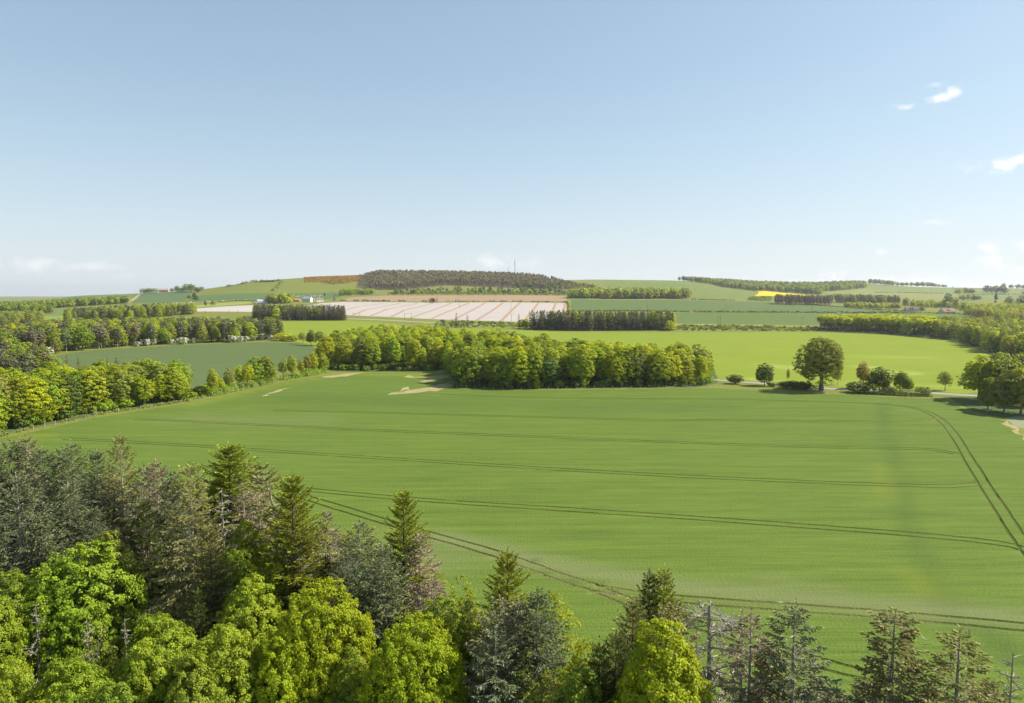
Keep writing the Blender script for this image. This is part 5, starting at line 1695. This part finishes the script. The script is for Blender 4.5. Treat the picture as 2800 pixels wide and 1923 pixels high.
hedge([(1560, 852), (1700, 851), (1885, 854)], 2.4, 2.4, 'long dark hedge dividing the two green fields, left length')
hedge([(1896, 854), (2100, 855), (2300, 856), (2500, 857)], 2.4, 2.4, 'long dark hedge dividing the two green fields, right length')
hedge([(2200, 832), (2304, 841), (2400, 848), (2475, 851)], 2.2, 2.2, 'hedge running down to the roadside cottages')
hedge([(930, 823), (948, 823)], 2.5, 2.5, 'first short hedge piece above the plastic field', group=None)
hedge([(966, 823), (982, 823)], 2.5, 2.5, 'second short hedge piece above the plastic field')
hedge([(990, 823), (1010, 823)], 2.5, 2.5, 'third short hedge piece above the plastic field')
hedge([(1015, 824), (1066, 824)], 2.5, 2.5, 'longest short hedge piece above the plastic field')
hedge([(1088, 824), (1110, 824)], 2.3, 2.3, 'fifth short hedge piece above the plastic field')
hedge([(1152, 825), (1170, 825)], 2.3, 2.3, 'hedge piece left of the brown trees on the ploughed field')
hedge([(1220, 825), (1400, 825), (1548, 827)], 2.2, 2.2, 'long hedge between the ploughed and the plastic field', gaps=.25)
hedge([(1551, 826), (1556, 835), (1557, 846), (1553, 852)], 3, 3.2, 'light green hedge at the right side of the plastic field', ('olive',))
hedge([(447, 831), (530, 828), (591, 824), (700, 822), (735, 823)], 2.2, 2.4, 'flowering hedge above the small bright strip', ('haw',), .5, .3)
hedge([(596, 826), (650, 823), (700, 824)], 1.8, 2, 'dark hedge running to the grey barn')
hedge([(786, 812), (825, 811)], 1.6, 2, 'white flowering hedge left of the farmhouse', ('haw',), .5)
hedge([(850, 811), (884, 808)], 1.6, 2, 'white flowering hedge right of the farmhouse', ('haw',), .5)
hedge([(700, 772), (745, 771), (765, 768)], 5, 9, 'bushy hedge across the upper pasture of the hill', ('hedge',), .7, .2)
hedge([(773, 770), (762, 782), (745, 797)], 5, 9, 'line of pale bushes running down the hill pasture', ('olive',), .6, .45)
hedge([(620, 785), (650, 780), (690, 771), (715, 767)], 5, 8, 'row of bushes on the left slope of the hill', ('hedge',), .5, .35)
hedge([(2392, 800), (2480, 801), (2577, 803)], 2, 2.4, 'thin dark hedge across the pale far pasture')
hedge([(2656, 806), (2740, 806), (2810, 807)], 2, 2.4, 'thin dark hedge below the right ridge trees')
hedge([(1890, 819), (1950, 821), (2010, 822)], 2, 2.4, 'hedge right of the copse on the rise')
hedge([(2400, 853), (2480, 854), (2600, 859), (2680, 861)], 1.8, 2, 'clipped hedge in front of the cottages')
hedge([(566, 1084), (600, 1078), (640, 1068), (700, 1056), (760, 1042), (830, 1030), (890, 1018)], 3.0, 4.0, 'low leafy hedge under the hedgerow trees left of the wheat field', ('green',), .7, .15)
hedge([(2130, 1057), (2200, 1062), (2240, 1064)], 1.6, 2.4, 'hedge along the lane under the huge solitary tree')
hedge([(2330, 1075), (2400, 1079), (2480, 1083), (2545, 1084)], 2.0, 2.6, 'hedge along the lane under the bush group')
hedge([(345, 826), (360, 817), (383, 803)], 1.4, 2.4, 'dry hedge bank rising to the left skyline', ('bronze',), .5, .3)
hedge([(500, 826), (520, 817), (545, 800), (556, 793)], 1.6, 3, 'dry bushy bank below the hilltop house', ('bronze',), .6, .3)

# ------------------------------------------------------------------ fence along the strip
WOOD = mat_plain('fence_wood', (.36, .31, .25), .9, .3, 4)
WIRE = mat_plain('fence_wire', (.3, .3, .3), .5, .1, 4, .5, .8)


def fence(line, label, n0=0):
    a = densify_m(gp(line), 3.2)
    acc0 = Acc()
    tube(acc0, [(0, 0, -.3), (0, 0, 1.2)], [.075, .075], 6)
    acc0.add(np.array([(-.075, 0, 1.2), (0, .075, 1.2), (.075, 0, 1.2), (0, -.075, 1.2)]), [(0, 1, 2, 3)])
    post = quad_mesh('post', acc0.arrays(), [WOOD])
    root = link('wire_fence', None)
    root.location = (a[0][0], a[0][1], 0)
    tag(root, label, 'fence')
    for x, y in a[:95]:
        o = link('post', post, root)
        o.location = (x - a[0][0], y - a[0][1], float(height(x, y)))
        o.rotation_euler = (RND.uniform(-.05, .05), RND.uniform(-.05, .05), 0)
    w = Acc()
    for hh in (.45, .8, 1.1):
        tube(w, [(x - a[0][0], y - a[0][1], float(height(x, y)) + hh) for x, y in a[:95]], [.008] * min(95, len(a)), 3)
    link('wire', quad_mesh('wire', w.arrays(), [WIRE]), root)


def densify_m(pts, step):
    out = []
    for a, b in zip(pts, pts[1:]):
        L = math.hypot(b[0] - a[0], b[1] - a[1])
        n = max(1, int(L / step))
        for j in range(n):
            out.append((a[0] + (b[0] - a[0]) * j / n, a[1] + (b[1] - a[1]) * j / n))
    out.append(pts[-1])
    return out


fence([(0, 1192), (60, 1183), (260, 1139), (520, 1100), (620, 1077), (760, 1046)], 'wooden post and wire fence along the left edge of the wheat field')
fence([(1250, 1062), (1400, 1065), (1600, 1064), (1800, 1062), (1950, 1058)], 'post and wire fence along the front of the long copse')

# ------------------------------------------------------------------ poles and mast
STEEL = mat_plain('galvanised_steel', (.30, .32, .34), .5, .15, 3, .5, .4)
POLE = mat_plain('tarred_pole', (.13, .11, .09), .85, .3, 2)
INSUL = mat_plain('insulator', (.25, .18, .13), .3, .1, 5, .5)


def box_arr(acc, c, s, mat=0):
    x, y, z = c
    a, b, d = s[0] / 2, s[1] / 2, s[2] / 2
    v = [(x + i * a, y + j * b, z + k * d) for i in (-1, 1) for j in (-1, 1) for k in (-1, 1)]
    f = [(0, 1, 3, 2), (4, 6, 7, 5), (0, 4, 5, 1), (2, 3, 7, 6), (0, 2, 6, 4), (1, 5, 7, 3)]
    acc.add(v, f, .5, 0, mat)


def one(fn, name, mats, parent=None, loc=(0, 0, 0), rot=0):
    acc = Acc()
    fn(acc)
    o = link(name, quad_mesh(name, acc.arrays(), mats), parent)
    o.location = loc
    o.rotation_euler = (0, 0, rot)
    return o


def h_pole(px0, px1, pb, pt, label):
    (x0, y0), (x1, y1) = ground(px0, pb), ground(px1, pb)
    z = float(height((x0 + x1) / 2, (y0 + y1) / 2))
    d = pix_dir(px0, pt)
    h = CAMZ + y0 * d[2] / d[1] - z
    root = link('power_pole', None)
    root.location = ((x0 + x1) / 2, (y0 + y1) / 2, z)
    tag(root, label, 'power pole')
    sep = max(2.2, min(abs(x1 - x0), 9))
    for sx in (-sep / 2, sep / 2):
        one(lambda a: tube(a, [(0, 0, -.5), (0, 0, h)], [.22, .16], 7), 'pole', [POLE], root, (sx, 0, 0))
    one(lambda a: box_arr(a, (0, .2, h - .4), (sep + 2.2, .16, .2)), 'crossarm', [POLE], root)
    for k in (-sep / 2 - .9, 0, sep / 2 + .9):
        one(lambda a: tube(a, [(0, 0, 0), (0, 0, .45)], [.1, .06], 6), 'insulator', [INSUL], root, (k, .2, h - .3))


def s_pole(px, pb, pt, label, arm=True):
    x, y = ground(px, pb)
    z = float(height(x, y))
    d = pix_dir(px, pt)
    h = CAMZ + y * d[2] / d[1] - z
    root = link('power_pole', None)
    root.location = (x, y, z)
    tag(root, label, 'power pole')
    one(lambda a: tube(a, [(0, 0, -.5), (0, 0, h)], [.2, .13], 7), 'pole', [POLE], root)
    one(lambda a: box_arr(a, (0, .18, h - .4), (2.2, .14, .18)), 'crossarm', [POLE], root)
    for k in (-.9, 0, .9):
        one(lambda a: tube(a, [(0, 0, 0), (0, 0, .4)], [.09, .05], 6), 'insulator', [INSUL], root, (k, .18, h - .3))


h_pole(1963, 1969, 889, 866, 'pair of joined poles standing in the green field right of the right plantation')
h_pole(1106, 1125, 875, 857, 'wide pair of poles in front of the pale plastic field')
h_pole(965, 984, 863, 856, 'low pair of poles at the left corner of the plastic field')
s_pole(1399, 881, 858, 'single pole before the plastic field near the right plantation')
s_pole(1257, 842, 822, 'single pole standing inside the plastic field')
s_pole(1397, 848, 826, 'single pole on the right side inside the plastic field')
s_pole(1131, 828, 817, 'small pole at the hedge above the plastic field')
s_pole(1770, 848, 832, 'thin pole in the upper green field behind the plantation')
s_pole(1985, 851, 833, 'thin pole beside the long dark hedge')
s_pole(2193, 892, 868, 'leaning thick pole left of the yellow green belt')
s_pole(2219, 852, 825, 'thin pole behind the long dark hedge, right side')
s_pole(538, 858, 850, 'first short pole below the pale plastic strip')
s_pole(562, 858, 850, 'second short pole below the pale plastic strip')
s_pole(626, 859, 850, 'third short pole below the pale plastic strip')
s_pole(651, 859, 850, 'fourth short pole below the pale plastic strip')
s_pole(102, 858, 848, 'thin pole before the round clump on the left hillside')


def mast(px, pbase, ptop, label, big=True):
    x, y = ground(px, pbase)
    z = float(height(x, y))
    d = pix_dir(px, ptop)
    h = CAMZ + y * d[2] / d[1] - z
    root = link('radio_mast', None)
    root.location = (x, y, z)
    tag(root, label, 'mast')
    b = 3.2 if big else 1.0
    t = .8 if big else .5
    hl = h * (.82 if big else .9)
    for sx, sy in ((-1, -1), (1, -1), (1, 1), (-1, 1)):
        one(lambda a: tube(a, [(sx * b, sy * b, 0), (sx * (t + (b - t) * .25), sy * (t + (b - t) * .25), hl * .6), (sx * t, sy * t, hl)], [.32, .28, .22], 5), 'leg', [STEEL], root)

    def brace(a):
        n = 12
        for k in range(n):
            z0, z1 = hl * k / n, hl * (k + 1) / n
            r0 = np.interp(z0, [0, hl * .6, hl], [b, t + (b - t) * .25, t])
            r1 = np.interp(z1, [0, hl * .6, hl], [b, t + (b - t) * .25, t])
            c = [(-1, -1), (1, -1), (1, 1), (-1, 1)]
            for q in range(4):
                p, s_ = c[q], c[(q + 1) % 4]
                tube(a, [(p[0] * r0, p[1] * r0, z0), (s_[0] * r1, s_[1] * r1, z1)], [.1, .1], 3)
                tube(a, [(p[0] * r1, p[1] * r1, z1), (s_[0] * r1, s_[1] * r1, z1)], [.1, .1], 3)
    one(brace, 'lattice', [STEEL], root)
    one(lambda a: tube(a, [(0, 0, hl), (0, 0, h)], [.22, .08], 5), 'antenna', [STEEL], root)
    if big:
        for zz, rr in ((hl * .98, 1.9), (hl * .84, 1.5)):
            one(lambda a: tube(a, [(0, 0, zz - 1.6), (0, 0, zz - .8), (0, 0, zz + .8), (0, 0, zz + 1.6)], [.9, rr, rr, .9], 10), 'dish_drum', [STEEL], root)


mast(1408, 748, 704, 'tall lattice radio mast rising above the forest on the hill')
mast(1390, 748, 728, 'thin short mast left of the tall radio mast', False)

# ------------------------------------------------------------------ buildings
WHITE = mat_plain('white_render', (.74, .72, .67), .8, .06, 1)
SLATE = mat_plain('pale_slate', (.36, .36, .36), .6, .15, 1.2, .4)
BROWNROOF = mat_plain('brown_tiles', (.20, .13, .10), .8, .2, 1.5)
ORANGE = mat_plain('orange_tiles', (.50, .24, .14), .8, .15, 1.5)
STONE = mat_plain('pink_stone', (.42, .30, .25), .85, .2, 1)
CREAM = mat_plain('cream_stone', (.50, .42, .33), .85, .2, 1)
GLASS = mat_plain('window_glass', (.06, .07, .08), .15, .1, 1, .6)
GREYM = mat_plain('grey_cladding', (.20, .22, .25), .6, .1, 1, .3)
LIGHTM = mat_plain('light_cladding', (.46, .44, .42), .7, .1, 1, .3)
POLYT = mat_plain('translucent_panel', (.45, .50, .55), .3, .1, 1, .5)


def building(name, px, py, w, d, hw, hr, wallm, roofm, label, ang=0., wins=(), chim=(), door=None, extra=None, dormers=0, roof_over=.4, cat='house'):
    """Gabled building: ridge along its local x axis, front facing -y (towards the camera)."""
    x, y = ground(px, py)
    z = float(height(x, y)) - .3
    root = link(name, None)
    root.location = (x, y, z)
    root.rotation_euler = (0, 0, ang)
    tag(root, label, cat)

    def walls(a):
        X, Y = w / 2, d / 2
        v = [(-X, -Y, 0), (X, -Y, 0), (X, Y, 0), (-X, Y, 0), (-X, -Y, hw), (X, -Y, hw), (X, Y, hw), (-X, Y, hw), (-X, 0, hw + hr), (X, 0, hw + hr)]
        a.add(v, [(0, 1, 5, 4), (1, 2, 6, 5), (2, 3, 7, 6), (3, 0, 4, 7), (4, 8, 8, 7), (5, 6, 9, 9)])
    acc = Acc()
    X, Y = w / 2, d / 2
    vs = [(-X, -Y, 0), (X, -Y, 0), (X, Y, 0), (-X, Y, 0), (-X, -Y, hw), (X, -Y, hw), (X, Y, hw), (-X, Y, hw), (-X, 0, hw + hr), (X, 0, hw + hr), (-X, 0, hw), (X, 0, hw)]
    me = bpy.data.meshes.new('wall')
    me.from_pydata(vs, [], [(0, 1, 5, 4), (1, 2, 6, 9, 5), (2, 3, 7, 6), (3, 0, 4, 8, 7)])
    me.materials.append(wallm)
    link('wall', me, root)
    o_ = roof_over
    sl = hr / Y
    th = .22
    ro = [(-X - o_, -Y - o_, hw - o_ * sl), (X + o_, -Y - o_, hw - o_ * sl), (X + o_, 0, hw + hr), (-X - o_, 0, hw + hr), (X + o_, Y + o_, hw - o_ * sl), (-X - o_, Y + o_, hw - o_ * sl)]
    ro = [(a, b, c + .05) for a, b, c in ro] + [(a, b, c + .05 + th) for a, b, c in ro]
    me = bpy.data.meshes.new('roof')
    me.from_pydata(ro, [], [(0, 3, 2, 1), (3, 5, 4, 2), (6, 7, 8, 9), (9, 8, 10, 11), (0, 1, 7, 6), (5, 11, 10, 4), (0, 6, 9, 3), (3, 9, 11, 5), (1, 2, 8, 7), (2, 4, 10, 8)])
    me.materials.append(roofm)
    roof = link('roof', me, root)
    for cx in chim:
        c = one(lambda a: box_arr(a, (0, 0, .9), (1.2, .8, 2.6)), 'chimney', [wallm if wallm is not WHITE else CREAM], roof, (cx, 0, hw + hr))
    for wx, wz, ww, wh in wins:
        wf = one(lambda a: box_arr(a, (0, 0, 0), (ww + .25, .10, wh + .25)), 'window', [WHITE], root, (wx, -Y - .03, wz))
        one(lambda a: box_arr(a, (0, -.07, 0), (ww, .06, wh)), 'pane', [GLASS], wf)
    if door:
        one(lambda a: box_arr(a, (0, 0, 1.05), (1.1, .12, 2.1)), 'door', [door[1]], root, (door[0], -Y - .04, .3))
    for k in range(dormers):
        dx = (k - (dormers - 1) / 2) * 3.2
        dm = one(lambda a: box_arr(a, (0, 0, 0), (2.6, 2.2, 1.5)), 'dormer', [roofm], roof, (dx, -Y * .55, hw + hr * .55))
        one(lambda a: box_arr(a, (0, -1.12, 0), (2.2, .06, 1.0)), 'window', [POLYT], dm)
    return root


building('farmhouse', 841, 826, 17, 8, 6.6, 3.6, WHITE, SLATE, 'white two storey farmhouse with grey slate roof and two chimneys', -.28,
         [(x, z, 1.2, 1.6) for z in (2.1, 5.0) for x in (-6.2, -3.1, 0, 3.1, 6.2) if not (x == 0 and z < 3)], (-7.6, 7.6), (0, GREYM))
building('farm_shed', 812, 825, 12, 6, 3.4, 2.4, STONE, ORANGE, 'low shed with an orange tiled roof left of the white farmhouse', .0, [(-3, 1.6, 1.5, 1.2), (3, 1.6, 1.5, 1.2)], (), (0, GREYM), cat='shed')
building('lean_to', 857, 824, 7, 5, 3.6, 1.8, WHITE, SLATE, 'small white extension with grey roof right of the farmhouse', -.2, [(-1.5, 1.7, 1.1, 1.1), (1.5, 1.7, 1.1, 1.1)], (), None, cat='outbuilding')
building('cottage', 873, 825, 14, 8, 3.4, 3.8, WHITE, BROWNROOF, 'low white gabled cottage with brown roof right of the farmhouse', .75, [(-4, 1.7, 1.1, 1.1), (2, 1.7, 1.1, 1.1)], (0,), (4.6, GREYM))
building('barn', 718, 831, 18, 12, 4.8, 2.8, LIGHTM, SLATE, 'grey farm barn with pale front at the end of the tree clump', .5, [(-3, 2.2, 2.2, 2.4)], (), None, cat='barn')
building('machine_shed', 705, 832, 12, 8, 3.0, 1.4, GREYM, GREYM, 'dark low shed left of the grey barn', .45, [(0, 1.5, 3, 1.6)], (), None, cat='shed')
building('hilltop_house', 449, 799, 28, 12, 7.0, 4.2, STONE, STONE, 'pink stone mansion between trees on the left skyline', .1, [(x, z, 1.4, 1.8) for z in (2.2, 5.2) for x in (-10, -6, 6, 10)], (-9, 9), (0, GREYM))
building('roadside_cottage', 2492, 851, 18, 8, 3.2, 3.6, CREAM, BROWNROOF, 'low cottage with pale dormers half hidden by the low dark tree', -.1, [(-5, 1.6, 1.3, 1.1), (0, 1.6, 1.3, 1.1), (5, 1.6, 1.3, 1.1)], (), None, None, 2)
building('stone_cottage', 2590, 858, 24, 8.5, 3.4, 4.6, CREAM, BROWNROOF, 'long cottage with a stone gable end and dormers under the tall dark tree', .35, [(-8, 1.6, 1.3, 1.1), (-4, 1.6, 1.3, 1.1), (0, 1.6, 1.3, 1.1), (5, 1.6, 1.3, 1.1)], (), None, None, 2)
building('distant_cottage', 2786, 842, 16, 8, 3.4, 3.4, CREAM, BROWNROOF, 'cottage just showing between the dark trees at the right edge', .2, [(-3, 1.6, 1.3, 1.1), (3, 1.6, 1.3, 1.1)], (), None)

# ------------------------------------------------------------------ the air


def haze():
    x0, x1, y0, y1, z0, z1 = -11000, 11000, -700, 14500, -60, 190
    vs = [(x, y, z) for x in (x0, x1) for y in (y0, y1) for z in (z0, z1)]
    me = bpy.data.meshes.new('haze')
    me.from_pydata(vs, [], [(0, 1, 3, 2), (4, 6, 7, 5), (0, 4, 5, 1), (2, 3, 7, 6), (0, 2, 6, 4), (1, 5, 7, 3)])
    m, N, L, out = mat_base('haze')
    v = N.new('ShaderNodeVolumePrincipled')
    v.inputs['Color'].default_value = (.93, .965, 1.0, 1)
    v.inputs['Density'].default_value = .00006
    v.inputs['Anisotropy'].default_value = .35
    L.new(v.outputs[0], out.inputs['Volume'])
    me.materials.append(m)
    tag(link('haze', me), 'thin pale haze filling the air over the whole valley', 'haze', kind='stuff')


haze()
